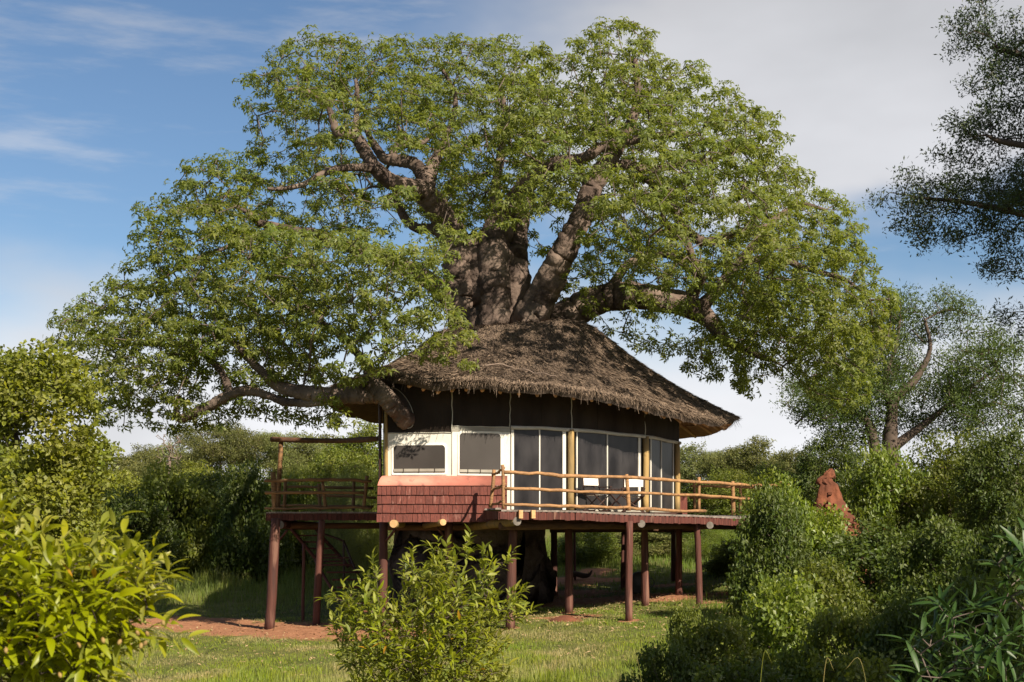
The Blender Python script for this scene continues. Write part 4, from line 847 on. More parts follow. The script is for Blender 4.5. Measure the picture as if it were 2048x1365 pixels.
reduce([(1030, 300), (1300, 270), (1420, 300), (1300, 380), (1060, 420)], 0.15, 0.8, 41.5)
p2 = p2[keep]; YY = YY[keep]; lw = lowl[keep]; lr = lowr[keep]; d2 = d2[keep]
C3 = np.c_[(p2[:, 0] - CX) * YY / F, YY, EZ + (HY - p2[:, 1]) * YY / F]
# keep leaves off the wall face and out of the tent and roof
rr = np.sqrt(((C3[:, 0] - 0.8) / 6.1) ** 2 + ((C3[:, 1] - 43.6) / 7.9) ** 2)
inroof = (rr < 1.06) & (C3[:, 2] < EZ + 6.45 - 2.5 * rr + 0.35)
C3 = C3[~inroof]; p2 = p2[~inroof]; lw = lw[~inroof]; lr = lr[~inroof]; d2 = d2[~inroof]
wob = np.sin(C3[:, 0] * 1.9 + 1.3 * np.sin(C3[:, 2] * 1.3)) + np.sin(C3[:, 1] * 1.6 + 2 + 1.2 * np.sin(C3[:, 0] * 1.1)) + np.sin(C3[:, 2] * 2.3 + 1.1 * np.sin(C3[:, 1] * 1.7) + 1)
kk = ((p2[:, 0] > 1480) & lr & (wob > -1.5) & (rb.uniform(0, 1, len(p2)) < 0.5)) | ((p2[:, 0] > 720) & (p2[:, 1] > 600) & lw) | (wob > np.where(lw, -1.6, np.where(lr, -1.4, -0.75))) | (d2 < 22); C3 = C3[kk]; p2 = p2[kk]; lw = lw[kk]; lr = lr[kk]; d2 = d2[kk]
dm = np.where(lw, 0.47, 0.62)
lw_ = lw | (lr & (p2[:, 0] > 1480) & (p2[:, 1] > 600)); ka = np.where(lw_)[0]; kb = np.where(~lw_)[0]; kp = np.r_[ka[thin_out(C3[ka], 0.49, rb)], kb[thin_out(C3[kb], 0.60, rb)]]; C3 = C3[kp]; lw = lw[kp]; lr = lr[kp]; p2 = p2[kp]

print('baobab clumps', len(C3))
Nn, par, tips, ns_ = grow(seeds, C3, 0.42, 0.12, 0.10, rb, plen)
put('branches', branch_geo(Nn, par, ns_, 0.011, 0.13, 0.40, 5).mesh('branches', True), M['twig'], bao, kind='stuff')
pal = [sprig(rb.integers(5, 8), 0.165, 0.056, 0, 0.42, rb, palm=True) for _ in range(5)]
rad = np.where(lr[:, None], np.array([[0.34, 0.34, 0.55]]), np.array([[0.46, 0.46, 0.26]])) * rb.uniform(0.55, 1.3, (len(C3), 1))
cen = np.array([-0.8, 43.5, EZ + 5]); outw = C3 - cen; outw /= np.linalg.norm(outw, axis=1)[:, None]
g = Geo(); leaf_cloud(g, C3, rad, 13, pal, 0.94, rb, outw, 0.45, 0.6, 1.3)
# rosettes along the fine branches too
idx = np.where(par >= 0)[0]; sel = idx[rb.uniform(0, 1, len(idx)) < 0.42]; leaf_cloud(g, Nn[sel], np.array([0.12, 0.12, 0.12]), 1, pal, 0.95, rb)
put('foliage', g.mesh('foliage'), M['leaf_bao'], bao, kind='stuff')
print('baobab leaf verts', g.n)

# ------------------------------------------------------------------ other trees and bushes
def tree_proto(name, blobs, n, dmin, per, tpls, trunk, leafmat, seed, crad=0.5, scale=1.0, rtip=0.012, rmax=0.12, barkm='bark2', shell=0.5, upb=0.5, extra_limbs=(), flat=1.0, seg=0.5, gap=-0.7, tleaf=0.0, finer=None):
    rg = np.random.default_rng(seed); root = thing(name, (0, 0, 0), '', ''); C = blob_points(blobs, n, rg, shell); C = C + rg.normal(0, dmin * 0.45, C.shape); fq = 2.2 / (dmin * 3.2)
    wb = np.sin(C[:, 0] * fq + 1.3 * np.sin(C[:, 2] * fq * .8) + seed) + np.sin(C[:, 1] * fq * .9 + 1.2 * np.sin(C[:, 0] * fq * .7)) + np.sin(C[:, 2] * fq * 1.3 + 1.1 * np.sin(C[:, 1] * fq)); C = C[wb > gap]; C = C[thin_out(C, dmin, rg)]
    g = Geo(); sd = []
    for tr in [trunk] + list(extra_limbs):
        pts = smooth_path([t[:3] for t in tr], 4); rr = smooth_path([[t[3]] * 3 for t in tr], 4)[:, 0]; tubeg(g, pts, rr, 9, 0.08, seed, True, 0.06)
        sd += [p for i, p in enumerate(pts) if i > len(pts) * 0.35]
    Nn, par, tips, ns = grow(sd, C, seg, 0.2, 0.1, rg); branch_geo(Nn, par, ns, rtip, rmax, 0.42, 4, g)
    put('trunk', g.mesh('trunk', True), M[barkm], root)
    g = Geo()
    if finer is None: leaf_cloud(g, C, np.array([crad, crad, crad * 0.7 * flat]), per, tpls, scale, rg, None, upb)
    else:   # the seen part of the crown is leafed finely, the unseen shading side coarsely
        near = C[:, 0] < finer[0]; leaf_cloud(g, C[near], np.array([crad, crad, crad * 0.7]), finer[1], tpls, finer[2], rg, None, upb); leaf_cloud(g, C[~near], np.array([0.3, 0.3, 0.25]), per, tpls, scale, rg, None, upb)
    if tleaf > 0:
        ix = np.where((par >= 0) & (rg.uniform(0, 1, len(par)) < tleaf))[0]; leaf_cloud(g, Nn[ix], np.array([0.05, 0.05, 0.05]), 1, tpls, scale if finer is None else finer[2], rg)
    put('foliage', g.mesh('foliage'), M[leafmat], root, kind='stuff')
    return root
rs = np.random.default_rng(5)
broad = [sprig(6, 0.17, 0.085, 0.10, 0.2, rs) for _ in range(4)]
small = [sprig(7, 0.10, 0.050, 0.07, 0.15, rs) for _ in range(4)]
fine = [sprig(9, 0.15, 0.020, 0.06, 0.05, rs, 0.4) for _ in range(4)]
oval = [sprig(6, 0.085, 0.048, 0.055, 0.15, rs) for _ in range(4)]
acac = [sprig(9, 0.10, 0.030, 0.11, 0.1, rs, 0.2) for _ in range(5)]
feath = [sprig(8, 0.26, 0.016, 0.08, 0.25, rs, 0.5) for _ in range(4)]
protos = {}
protos['round'] = tree_proto('leafy_tree', [(0, 0, 4.0, 2.5, 2.5, 1.9), (-1.3, .3, 3.1, 1.7, 1.7, 1.4), (1.4, -.4, 3.2, 1.6, 1.7, 1.5), (.2, -1.3, 2.6, 1.7, 1.5, 1.3), (-.2, .8, 2.3, 2, 1.8, 1.4)], 3000, 0.42, 14, broad, [(0, 0, -0.2, .2), (.1, 0, 1.2, .16), (-.1, .1, 2.4, .12), (0, 0, 3.6, .07)], 'leaf_mid', 31)
protos['round2'] = tree_proto('leafy_tree', [(-.6, 0, 4.3, 1.7, 1.7, 1.5), (1.1, .2, 3.7, 1.8, 1.7, 1.5), (-1.5, .3, 2.8, 1.5, 1.6, 1.3), (.4, -1.0, 2.3, 2.2, 1.6, 1.3), (1.9, .4, 2.1, 1.1, 1.4, 1.1)], 3000, 0.42, 14, broad, [(0, 0, -0.2, .2), (.2, 0, 1.0, .15), (0, .1, 2.2, .11), (-.3, 0, 3.8, .06)], 'leaf_mid', 32)
protos['flat'] = tree_proto('flat_topped_tree', [(0, 0, 5.2, 3.4, 3.0, .55), (-1.9, .6, 4.3, 1.9, 1.8, .45), (2.0, -.4, 4.5, 1.9, 1.8, .45), (0.4, -1.2, 3.6, 1.9, 1.5, .4)], 3000, 0.40, 14, small, [(0, 0, -0.2, .2), (.1, 0, 1.6, .15), (-.2, 0, 3.2, .11), (0, 0, 4.6, .06)], 'leaf_olive', 33, 0.45, 1.25, flat=0.6)
protos['bush'] = tree_proto('dense_bush', [(0, 0, 1.6, 1.6, 1.5, 1.3), (-1.0, -.2, 1.0, 1.1, 1.1, 1.0), (1.0, 0.1, 1.1, 1.1, 1.1, 1.1), (0.1, -.9, .8, 1.2, .9, .9)], 2600, 0.30, 10, small, [(0, 0, -0.1, .07), (.1, 0, 0.8, .05), (0, 0, 1.6, .03)], 'leaf_mid', 34, 0.32, 1.7, 0.006, 0.05, seg=0.3, gap=-0.35, tleaf=0.4)
protos['bush2'] = tree_proto('dense_bush', [(-.4, 0, 1.9, 1.1, 1.1, 1.1), (.8, .1, 1.4, 1.1, 1.1, 1.2), (-1.1, 0, .9, 1.0, 1.0, .9), (0.2, -.8, .8, 1.4, .9, .8)], 2600, 0.30, 10, small, [(0, 0, -0.1, .07), (-.1, 0, 0.8, .05), (-.2, 0, 1.7, .03)], 'leaf_mid', 35, 0.32, 1.7, 0.006, 0.05, seg=0.3, gap=-0.35, tleaf=0.4)
protos['feather'] = tree_proto('feathery_bush', [(0, 0, 1.7, 1.5, 1.4, 1.3), (-1.1, 0, 1.2, 1.0, 1.0, 1.0), (1.1, 0.1, 1.3, 1.0, 1.0, 1.1)], 1600, 0.36, 12, feath, [(0, 0, -0.1, .05), (.1, 0, 0.8, .04), (0, 0, 1.7, .02)], 'leaf_pale', 36, 0.42, 1.0, 0.006, 0.04, seg=0.3, upb=0.7)
protos['herb'] = tree_proto('leafy_shrub', [(0, 0, .9, 1.2, 1.0, .9), (-.9, 0, .6, .8, .8, .65), (.9, -.1, .7, .8, .8, .7), (0, -.7, .4, 1.1, .6, .5)], 2400, 0.20, 9, oval, [(0, 0, -0.1, .04), (.05, 0, 0.5, .03), (0, 0, 1.0, .015)], 'leaf_mid', 37, 0.22, 1.5, 0.004, 0.025, seg=0.2, gap=-0.3, tleaf=0.4)
SIZE = {'round': (5.6, 6.1), 'round2': (5.8, 6.0), 'flat': (7.6, 5.9), 'bush': (4.3, 3.1), 'bush2': (4.2, 3.2), 'feather': (4.3, 3.2), 'herb': (3.5, 1.95)}
used = {}
def place(kind, px, Y, wpx, top, leaf, label, cat, group, rz=None, dep=1.0):
    pr = protos[kind]; o = pr if kind not in used else copy_tree(pr); used[kind] = True
    X = (px - CX) * Y / F; z0 = float(gz(X, Y)); h = EZ + (HY - top) * Y / F - z0; w = wpx * Y / F; sw, sh = SIZE[kind]
    o.location = (X, Y, z0 - 0.05); o.scale = (w / sw, w / sw * dep, h / sh); o.rotation_euler.z = random.uniform(-3, 3) if rz is None else rz
    tag(o, label, cat, group)
    for c in o.children:
        if c.name.startswith('foliage'):
            c.material_slots[0].link = 'OBJECT'; c.material_slots[0].material = M[leaf]
    return o
TG = 'trees of the wooded slope behind the treehouse'
BG = 'bushes round the clearing'
# far tree line; paler leaf tones stand in for distance haze
for a in (('round', 215, 88, 170, 905, 'leaf_olive', 'low olive tree on the skyline just right of the big left hand tree'),
          ('round2', 285, 100, 130, 893, 'leaf_olive', 'small rounded tree on the skyline beside the bare grey one'),
          ('round', 345, 108, 120, 884, 'leaf_pale', 'pale round crowned tree on the skyline left of the flat topped one'),
          ('flat', 440, 96, 215, 856, 'leaf_olive', 'flat topped layered tree rising highest on the left skyline'),
          ('round2', 390, 78, 150, 925, 'leaf_yellow', 'yellow green tree below the flat topped tree on the left'),
          ('flat', 555, 100, 200, 872, 'leaf_pale', 'pale flat topped tree behind the tall brown pole of the left deck'),
          ('round', 640, 105, 190, 868, 'leaf_olive', 'olive tree on the skyline above the left deck crossbar'),
          ('round2', 735, 92, 200, 850, 'leaf_mid', 'tall green tree behind the left edge of the tent'),
          ('round', 500, 72, 150, 925, 'leaf_mid', 'mid green tree left of the pole frame behind the dark bushes'),
          ('round', 690, 62, 190, 900, 'leaf_mid', 'bushy green tree right behind the left deck railing'),
          ('round2', 250, 70, 190, 945, 'leaf_yellow', 'yellow green rounded tree below the left skyline'),
          ('round', 1385, 92, 150, 888, 'leaf_pale', 'pale tree on the skyline beside the right edge of the tent'),
          ('flat', 1450, 100, 130, 905, 'leaf_pale', 'small pale tree low on the skyline right of the tent'),
          ('round2', 1512, 88, 180, 878, 'leaf_olive', 'broad olive tree on the skyline between tent and big right hand tree'),
          ('round', 1580, 84, 130, 898, 'leaf_olive', 'rounded olive tree left of the dark tree near the termite mound'),
          ('round', 1450, 62, 150, 935, 'leaf_mid', 'dark green tree behind the far right end of the pole railing'),
          ('round2', 1545, 66, 140, 928, 'leaf_bright', 'fresh green tree between the railing end and the termite mound'),
          ('round', 1665, 60, 150, 862, 'leaf_dark', 'dark leaved tree rising behind the tip of the termite mound'),
          ('round2', 1180, 85, 300, 1000, 'leaf_mid', 'green tree seen between the poles under the deck'),
          ('round', 40, 62, 280, 900, 'leaf_mid', 'green tree in the gap behind the big left hand tree'),
          ('round2', 1950, 58, 320, 905, 'leaf_olive', 'dense olive tree at the right edge under the wide thorn tree')):
    place(*a, 'tree', TG)
# dark bushes at the edge of the clearing, left
for a in (('bush', 250, 54, 210, 985, 'leaf_dark', 'dark bush behind the clearing beside the big left hand tree'),
          ('bush2', 345, 56, 190, 930, 'leaf_mid', 'tall bush in the middle of the shaded thicket on the left'),
          ('round', 430, 58, 200, 938, 'leaf_dark', 'dark crowned small tree in the shaded thicket left of the deck'),
          ('bush2', 505, 55, 170, 930, 'leaf_dark', 'dark bush just left of the small left hand deck'),
          ('bush', 170, 50, 180, 1000, 'leaf_mid', 'green bush partly hidden behind the left foreground bush'),
          ('bush', 600, 58, 170, 955, 'leaf_mid', 'green bush seen through the left deck railing'),
          ('feather', 675, 54, 150, 945, 'leaf_pale', 'light feathery bush between the pole frame and the tent wall'),
          ('feather', 735, 56, 130, 940, 'leaf_yellow', 'yellow green feathery bush against the left edge of the tent'),
          ('feather', 590, 60, 140, 925, 'leaf_yellow', 'pale feathery bush behind the tall brown pole'),
          ('bush', 690, 60, 180, 1040, 'leaf_mid', 'bush behind the staircase under the left deck'),
          ('bush', 1180, 55, 150, 1060, 'leaf_mid', 'rounded green bush just behind the rear middle poles'),
          ('bush2', 1290, 57, 170, 1058, 'leaf_olive', 'olive bush behind the meadow between the rear right poles'),
          ('bush2', 1150, 58, 110, 1062, 'leaf_dark', 'small dark bush beyond the soil path under the deck'),
          ('bush', 1225, 64, 200, 1052, 'leaf_mid', 'green bush beyond the meadow seen between the middle deck poles'),
          ('bush2', 1330, 66, 180, 1040, 'leaf_olive', 'olive bush beyond the meadow near the right rear poles'),
          ('feather', 1420, 54, 160, 1045, 'leaf_bright', 'bright grassy bush behind the rightmost deck pole'),
          ('bush', 1470, 48, 130, 1080, 'leaf_mid', 'green bush right of the rightmost deck pole'),
          ('bush2', 1560, 40, 190, 948, 'leaf_bright', 'fresh green bush at the end of the deck in front of the mound'),
          ('bush', 1545, 35, 190, 985, 'leaf_dark', 'dark bush hiding the right end of the timber deck'),
          ('bush', 1770, 44, 230, 905, 'leaf_bright', 'bright green leafy bush right of the termite mound'),
          ('bush2', 1730, 34, 280, 1045, 'leaf_dark', 'dark spreading bush below the termite mound'),
          ('round2', 1905, 44, 250, 870, 'leaf_mid', 'dense tall bush with fine leaves beside the bright one'),
          ('round', 2030, 40, 240, 850, 'leaf_dark', 'tall dark bush against the right edge of the photograph'),
          ('bush', 1880, 30, 260, 1040, 'leaf_dark', 'dark low bush in shade at the lower right behind the long leaved plant'),
          ('bush2', 2020, 26, 220, 1010, 'leaf_dark', 'deeply shaded bush in the right corner above the long leaves')):
    place(*a, 'bush', BG)
for a in (('herb', 1635, 41, 230, 1006, 'leaf_bright', 'low bright shrub covering the foot of the termite mound'),
          ('herb', 1560, 25, 300, 1140, 'leaf_bright', 'sunlit fresh green shrub in front of the right deck poles'),
          ('herb', 1430, 23, 250, 1225, 'leaf_mid', 'low green shrub at the edge of the lawn lower right'),
          ('herb', 1690, 22, 260, 1200, 'leaf_mid', 'green shrub in front of the dark spreading bush'),
          ('herb', 1330, 21, 190, 1275, 'leaf_dark', 'small dark shrub leftmost at the bottom edge beside the lawn'),
          ('herb', 1480, 18, 330, 1310, 'leaf_dark', 'dark leafy shrub along the bottom edge right of the lawn'),
          ('herb', 1700, 17, 330, 1290, 'leaf_mid', 'mid green shrub at the bottom edge left of the long leaved plant'),
          ('herb', 1375, 27, 120, 1200, 'leaf_mid', 'small tuft like shrub below the front middle pole'),
          ('herb', 1640, 30, 220, 1110, 'leaf_mid', 'shrub with pale tips above the sunlit one'),
          ('herb', 1830, 21, 240, 1180, 'leaf_dark', 'dark shrub behind the long leaved plant at the lower right'),
          ('herb', 1960, 20, 260, 1130, 'leaf_dark', 'shaded shrub at the right edge above the long leaved plant')):
    place(*a, 'shrub', 'shrubs filling the lower right corner')

def own_tree(name, label, blobs, n, dmin, per, tpls, trunks, leafmat, seed, grp=None, **k):
    r = tree_proto(name, blobs, n, dmin, per, tpls, trunks[0], leafmat, seed, extra_limbs=trunks[1:], **k); tag(r, label, 'tree', grp); return r
def PB(px, py, Y, rx, ry, rz): q = P(px, py, Y); return (q[0], q[1], q[2], rx * Y / F, ry, rz * Y / F)
def PT(*pts): return [(*P(a, b, c), w) for a, b, c, w in pts]
# big tree at the left edge
own_tree('leafy_tree', 'large leafy green tree filling the left edge of the photograph', [PB(30, 790, 29, 70, 1.2, 70), PB(112, 800, 29, 55, 1.0, 85), PB(60, 880, 29, 120, 1.5, 90), PB(130, 930, 30, 75, 1.2, 80), PB(40, 1000, 29, 150, 1.6, 90), PB(-60, 900, 29, 110, 1.6, 190), PB(100, 1060, 30, 90, 1.2, 70)], 7500, 0.25, 10, oval,
    [PT((40, 1330, 29, .13), (35, 1150, 29, .11), (45, 1000, 29, .08), (30, 850, 29, .04)), PT((40, 1150, 29, .08), (90, 1000, 29, .06), (110, 850, 29, .03)), PT((40, 1200, 29, .08), (-30, 1000, 29, .05), (-60, 850, 29, .03))], 'leaf_yellow', 51, crad=0.26, scale=1.6, rtip=0.005, rmax=0.06, seg=0.25, gap=-0.4)
# wide thorn tree, right middle distance
own_tree('thorn_tree', 'wide airy thorn tree with forked dark trunks on the right', [PB(1850, 640, 62, 90, 2.5, 45), PB(1900, 720, 62, 130, 3, 60), PB(1800, 700, 62, 110, 3, 80), PB(1960, 760, 62, 85, 2.5, 60), PB(1700, 790, 62, 110, 3, 60), PB(1620, 800, 61, 60, 2, 40), PB(1990, 830, 62, 80, 2.5, 50), PB(1850, 820, 62, 120, 2.5, 50), PB(1740, 850, 62, 90, 2.5, 35), PB(2040, 790, 62, 60, 2, 60)], 11000, 0.56, 13, acac,
    [PT((1785, 960, 62, .42), (1780, 900, 62, .36), (1782, 850, 62, .28), (1790, 800, 62, .22), (1830, 760, 62, .16), (1860, 700, 62, .1), (1850, 640, 62, .06)),
     PT((1760, 960, 62, .30), (1748, 890, 62, .24), (1735, 845, 62, .18), (1700, 820, 62, .12), (1640, 810, 62, .08), (1590, 850, 62, .04)),
     PT((1782, 900, 62, .25), (1820, 870, 62, .18), (1860, 840, 62, .14), (1920, 790, 62, .09), (1990, 740, 62, .05)),
     PT((1786, 830, 62, .2), (1770, 760, 62, .14), (1790, 700, 62, .09), (1800, 640, 62, .05))], 'leaf_thorn', 52, crad=0.55, scale=1.6, rtip=0.018, rmax=0.20, upb=0.3, flat=0.45, gap=-0.45, tleaf=0.35)
# thorn tree overhead at the right; trunk and most of the crown unseen, extended to shade the lower right
own_tree('thorn_tree', 'dark thorn tree reaching in from the upper right corner', [PB(1960, 75, 15, 60, .5, 45), PB(2040, 150, 15, 90, .7, 90), PB(1990, 290, 15, 95, .7, 60), PB(2060, 330, 15.3, 130, .9, 90), PB(1870, 390, 15, 95, .4, 24), PB(1850, 440, 15, 50, .3, 26), PB(1930, 455, 15, 45, .3, 20), PB(1960, 30, 15, 40, .4, 26), PB(1960, 420, 15, 90, .5, 40), PB(2040, 520, 15, 60, .6, 60), PB(2070, 610, 15, 45, .5, 50), (7.4, 14.6, 8.2, 1.5, 1.6, 2.2), (9.2, 12, 8.8, 2.6, 2.8, 2.0), (10.6, 10.5, 8.4, 2.4, 2.6, 2.0), (9.6, 13.2, 6.4, 2.2, 2.2, 1.5), (11.6, 8.6, 7.6, 2.4, 2.4, 1.8), (12.5, 12, 8.0, 2.2, 2.5, 1.8)], 18000, 0.165, 3, acac,
    [[(9.4, 14.6, -.5, .26), (9.3, 14.5, 2.5, .2), (9.0, 14.6, 5.0, .16), (8.4, 14.8, 7.2, .11), (7.6, 15, 8.6, .06)], [(9.2, 14.6, 4.2, .12), (7.6, 14.9, 5.4, .08), (6.2, 15, 5.9, .05), (*P(1960, 410, 15), .03), (*P(1830, 395, 15), .012)],
     [(9.0, 14.6, 5.2, .10), (7.2, 14.9, 6.6, .06), (*P(2040, 290, 15), .035), (*P(1970, 270, 15), .015)], [(8.4, 14.8, 7.2, .07), (*P(2048, 110, 15), .03), (*P(1990, 90, 15), .018)], [(9.3, 14.5, 3.5, .12), (11, 13.5, 6.5, .08), (11.2, 12.5, 8.5, .05)], [(7.6, 14.9, 5.4, .05), (*P(2050, 560, 15), .025)]],
    'leaf_acacia', 53, crad=0.11, scale=1.3, finer=(6.0, 18, 0.48), rtip=0.004, rmax=0.06, upb=0.3, seg=0.10, shell=0.25, gap=-0.45, tleaf=1.0)
# a bare shrub on the skyline
bt = thing('bare_tree', P(335, 960, 92), 'leafless grey twiggy tree on the left skyline', 'tree')
rg = np.random.default_rng(77); C = np.array([P(rg.uniform(310, 365), rg.uniform(868, 930), 92 + rg.normal(0, .6)) for _ in range(90)]); sd = smooth_path([P(338, 990, 92), P(337, 950, 92), P(340, 915, 92)], 5)
g = Geo(); tubeg(g, sd, 0.12, 6); Nn, par, tips, ns = grow(sd, C, 0.4, 0.2, 0.12, rg); branch_geo(Nn, par, ns, 0.018, 0.1, 0.4, 4, g); put('trunk', g.mesh('trunk', True), M['bare'], bt)

# ------------------------------------------------------------------ termite mound
tm_c = P(1649, 1015, 43.5); base = float(gz(tm_c[0], 43.5)); tmr = thing('termite_mound', (tm_c[0], 43.5, base), 'tall red earth termite mound with a narrow rounded spire among the bushes', 'mound')
prof = [(1062, 1.5), (1045, 0.9), (1030, 0.62), (1012, 0.46), (995, 0.36), (975, 0.28), (960, 0.21), (952, 0.17), (947, 0.14), (942, 0.10), (939, 0.02)]
g = Geo(); V = []; sd_ = 30; rm = np.random.default_rng(9); ph = rm.uniform(0, 6.28, 8)
zs = [base - 0.1] + [P(0, y, 43.5)[2] for y, _ in prof]; rs_ = [2.2] + [r for _, r in prof]
path = np.interp(np.linspace(0, len(zs) - 1, 34), np.arange(len(zs)), zs); rr_ = np.interp(np.linspace(0, len(zs) - 1, 34), np.arange(len(zs)), rs_)
for i, (z, r) in enumerate(zip(path, rr_)):
    a = np.arange(sd_) * 2 * math.pi / sd_; w = 1 + 0.16 * np.sin(3 * a + ph[0] + z) + 0.11 * np.sin(7 * a + ph[1] + z * 3) + 0.08 * np.sin(11 * a + ph[2] - z * 6) + rm.normal(0, 0.05, sd_)
    cx = tm_c[0] + 0.02 * i * (i > 22) * 0.3 + (0.12 if i < 20 else 0.0); V.append(np.c_[cx + r * w * np.cos(a), 43.5 + r * w * np.sin(a), np.full(sd_, z) + rm.normal(0, 0.02, sd_)])
j = np.arange(sd_); k = (j + 1) % sd_; g.add(np.concatenate(V), *[np.c_[i * sd_ + j, i * sd_ + k, (i + 1) * sd_ + k, (i + 1) * sd_ + j] for i in range(33)])
put('spire', g.mesh('spire', True), M['soil'], tmr)
g = Geo()
for _ in range(160):
    q = P(rm.uniform(1590, 1740), 0, rm.uniform(42, 43.2)); d = math.hypot(q[0] - tm_c[0], q[1] - 43.5); zz = np.interp(d, rs_[::-1], zs[::-1]); s = rm.uniform(0.04, 0.13); boxg(g, (q[0], q[1], zz), (s, s, s * .7), rm.uniform(0, 3))
put('rubble', g.mesh('rubble'), M['soil'], tmr, kind='stuff')
q = hit(1130, 1243, 30); g = Geo(); V = []
for i, (z, r) in enumerate(((0, .45), (.06, .36), (.12, .22), (.17, .1), (.18, .01))):
    a = np.arange(14) * 2 * math.pi / 14; V.append(np.c_[q[0] + r * np.cos(a) * (1 + rm.normal(0, .1, 14)), q[1] + r * .8 * np.sin(a), np.full(14, q[2] - .02 + z)])
j = np.arange(14); k = (j + 1) % 14; g.add(np.concatenate(V), *[np.c_[i * 14 + j, i * 14 + k, (i + 1) * 14 + k, (i + 1) * 14 + j] for i in range(4)])
tag(put('soil_heap', g.mesh('soil_heap', True), M['soil']), 'little heap of red soil at the foot of the middle deck pole', 'soil heap')

# ------------------------------------------------------------------ foreground plants with leaves one can tell apart
def leaf_mesh(name, w, curl=0.25, fold=0.18):
    V = []; n = 6
    for i in range(n + 1):
        t = i / n; ww = w * math.sin(math.pi * min(1, t * 0.92 + 0.04)) ** 0.8 * (1 - 0.25 * t); z = -curl * t * t; V += [(-ww / 2, t, z + fold * ww), (0, t, z), (ww / 2, t, z + fold * ww)]
    f = []
    for i in range(n):
        b = i * 3; f += [[b, b + 1, b + 4, b + 3], [b + 1, b + 2, b + 5, b + 4]]
    return np.array(V), np.array(f)
def leafy_plant(name, label, base, tips_, stem_r, leafw, leaflen, per, m, seed, cat='shrub', ndet=300, whorl=False, spread=0.9, twig=0.22, curl=0.3, rust=0.0, rise=0.5, alpha=0.25, group=None, jitter=0.35):
    rg = np.random.default_rng(seed); root = thing(name, base, label, cat, group); b = np.array(base, float)
    sd = smooth_path([b, b + [0.02, 0, (tips_[:, 2].min() - b[2]) * 0.5 + 0.1]], 5); Nn, par, tp, ns = grow(sd, tips_, 0.10, alpha, 0.09, rg)
    g = branch_geo(Nn, par, ns, stem_r, stem_r * 7, 0.36, 5); put('stem', g.mesh('stems', True), M['bark2'] if not whorl else M['twig'], root)
    pos = []; dr_ = []
    for i, t in enumerate(tp):
        p = Nn[t]; q = Nn[par[t]] if par[t] >= 0 else p - [0, 0, .1]; q = Nn[par[par[t]]] if par[t] >= 0 and par[par[t]] >= 0 else q; d = p - q; d = d / (np.linalg.norm(d) + 1e-9) * 0.6 + np.array([0, 0, rise]) + rg.normal(0, 0.15, 3); d /= np.linalg.norm(d)
        Lt = twig * rg.uniform(0.7, 1.3); a0 = rg.uniform(0, 6.28)
        U = np.cross(d, [0.3, 0.2, 1]); U /= np.linalg.norm(U); W = np.cross(d, U)
        for q_ in range(per):
            s = q_ / max(1, per - 1); a = a0 + q_ * 2.4; side = math.cos(a) * U + math.sin(a) * W; op = spread * (1.1 - 0.6 * s); l_d = d * math.cos(op) + side * math.sin(op) + rg.normal(0, jitter * 0.4, 3) - np.array([0, 0, 0.25 * (1 - s)])
            pos.append(p + d * Lt * (s - 0.4)); dr_.append(l_d / np.linalg.norm(l_d))
    pos = np.array(pos); dr_ = np.array(dr_); n = len(pos); up = np.array([[0, 0, 1.0]]) + rg.normal(0, 0.35, (n, 3)); xax = np.cross(dr_, up); xax /= np.linalg.norm(xax, axis=1)[:, None]; zax = np.cross(xax, dr_)
    Rm = np.stack([xax, dr_, zax], axis=2); s = leaflen * rg.uniform(0.6, 1.15, n)
    tv, tf = leaf_mesh('leaf', leafw / leaflen, curl)
    # the leaves facing the camera most openly become parts
    depth = pos[:, 1] + rg.uniform(0, 0.15, n); sx = pos[:, 0] / pos[:, 1] * F + CX; sy = HY - (pos[:, 2] - EZ) / pos[:, 1] * F
    infr = (sx > -20) & (sx < 2068) & (sy < 1385); order = np.argsort(np.where(infr, depth, depth + 100)); det = order[:min(ndet, infr.sum())]; rest = np.setdiff1d(np.arange(n), det)
    me = newmesh('leaf', tv, [tf], True); me.materials.append(M[m]); me2 = newmesh('leaf', tv, [tf], True); me2.materials.append(M['leaf_rust'])
    ro = Vector(root.location)
    for i in det:
        o = bpy.data.objects.new('leaf', me2 if rg.uniform() < rust else me); o.parent = root
        mt = Matrix([[*(Rm[i][r] * s[i]), pos[i][r] - ro[r]] for r in range(3)] + [[0, 0, 0, 1]]); o.matrix_basis = mt; col.objects.link(o)
    if len(rest):
        g = Geo(); g.add(*stamp(tv, tf, pos[rest], Rm[rest], s[rest])); put('foliage', g.mesh('foliage', True), M[m], root, kind='stuff')
    return root, pos
def tips_in(poly, n, Y, dY, seed, dmin):
    rg = np.random.default_rng(seed); poly = np.array(poly, float); lo = poly.min(0); hi = poly.max(0); p = np.c_[rg.uniform(lo[0], hi[0], n * 4), rg.uniform(lo[1], hi[1], n * 4)]; p = p[inpoly(p, poly)]; d = dpoly(p, poly); p = p[d > 3]; d = d[d > 3]
    YY = Y + rg.uniform(-1, 1, len(p)) * dY * (1 - np.exp(-d / 70)); C = np.c_[(p[:, 0] - CX) * YY / F, YY, EZ + (HY - p[:, 1]) * YY / F]; k = thin_out(C, dmin, rg); return C[k][:n]
LP = [(-60, 1000), (5, 1010), (25, 1050), (40, 1090), (85, 1065), (110, 1110), (150, 1095), (185, 1120), (205, 1075), (235, 1110), (290, 1120), (345, 1165), (300, 1190), (330, 1215), (280, 1235), (340, 1285), (280, 1275), (225, 1310), (215, 1390), (-60, 1390)]
t_ = tips_in(LP, 460, 6.0, 0.55, 61, 0.062)
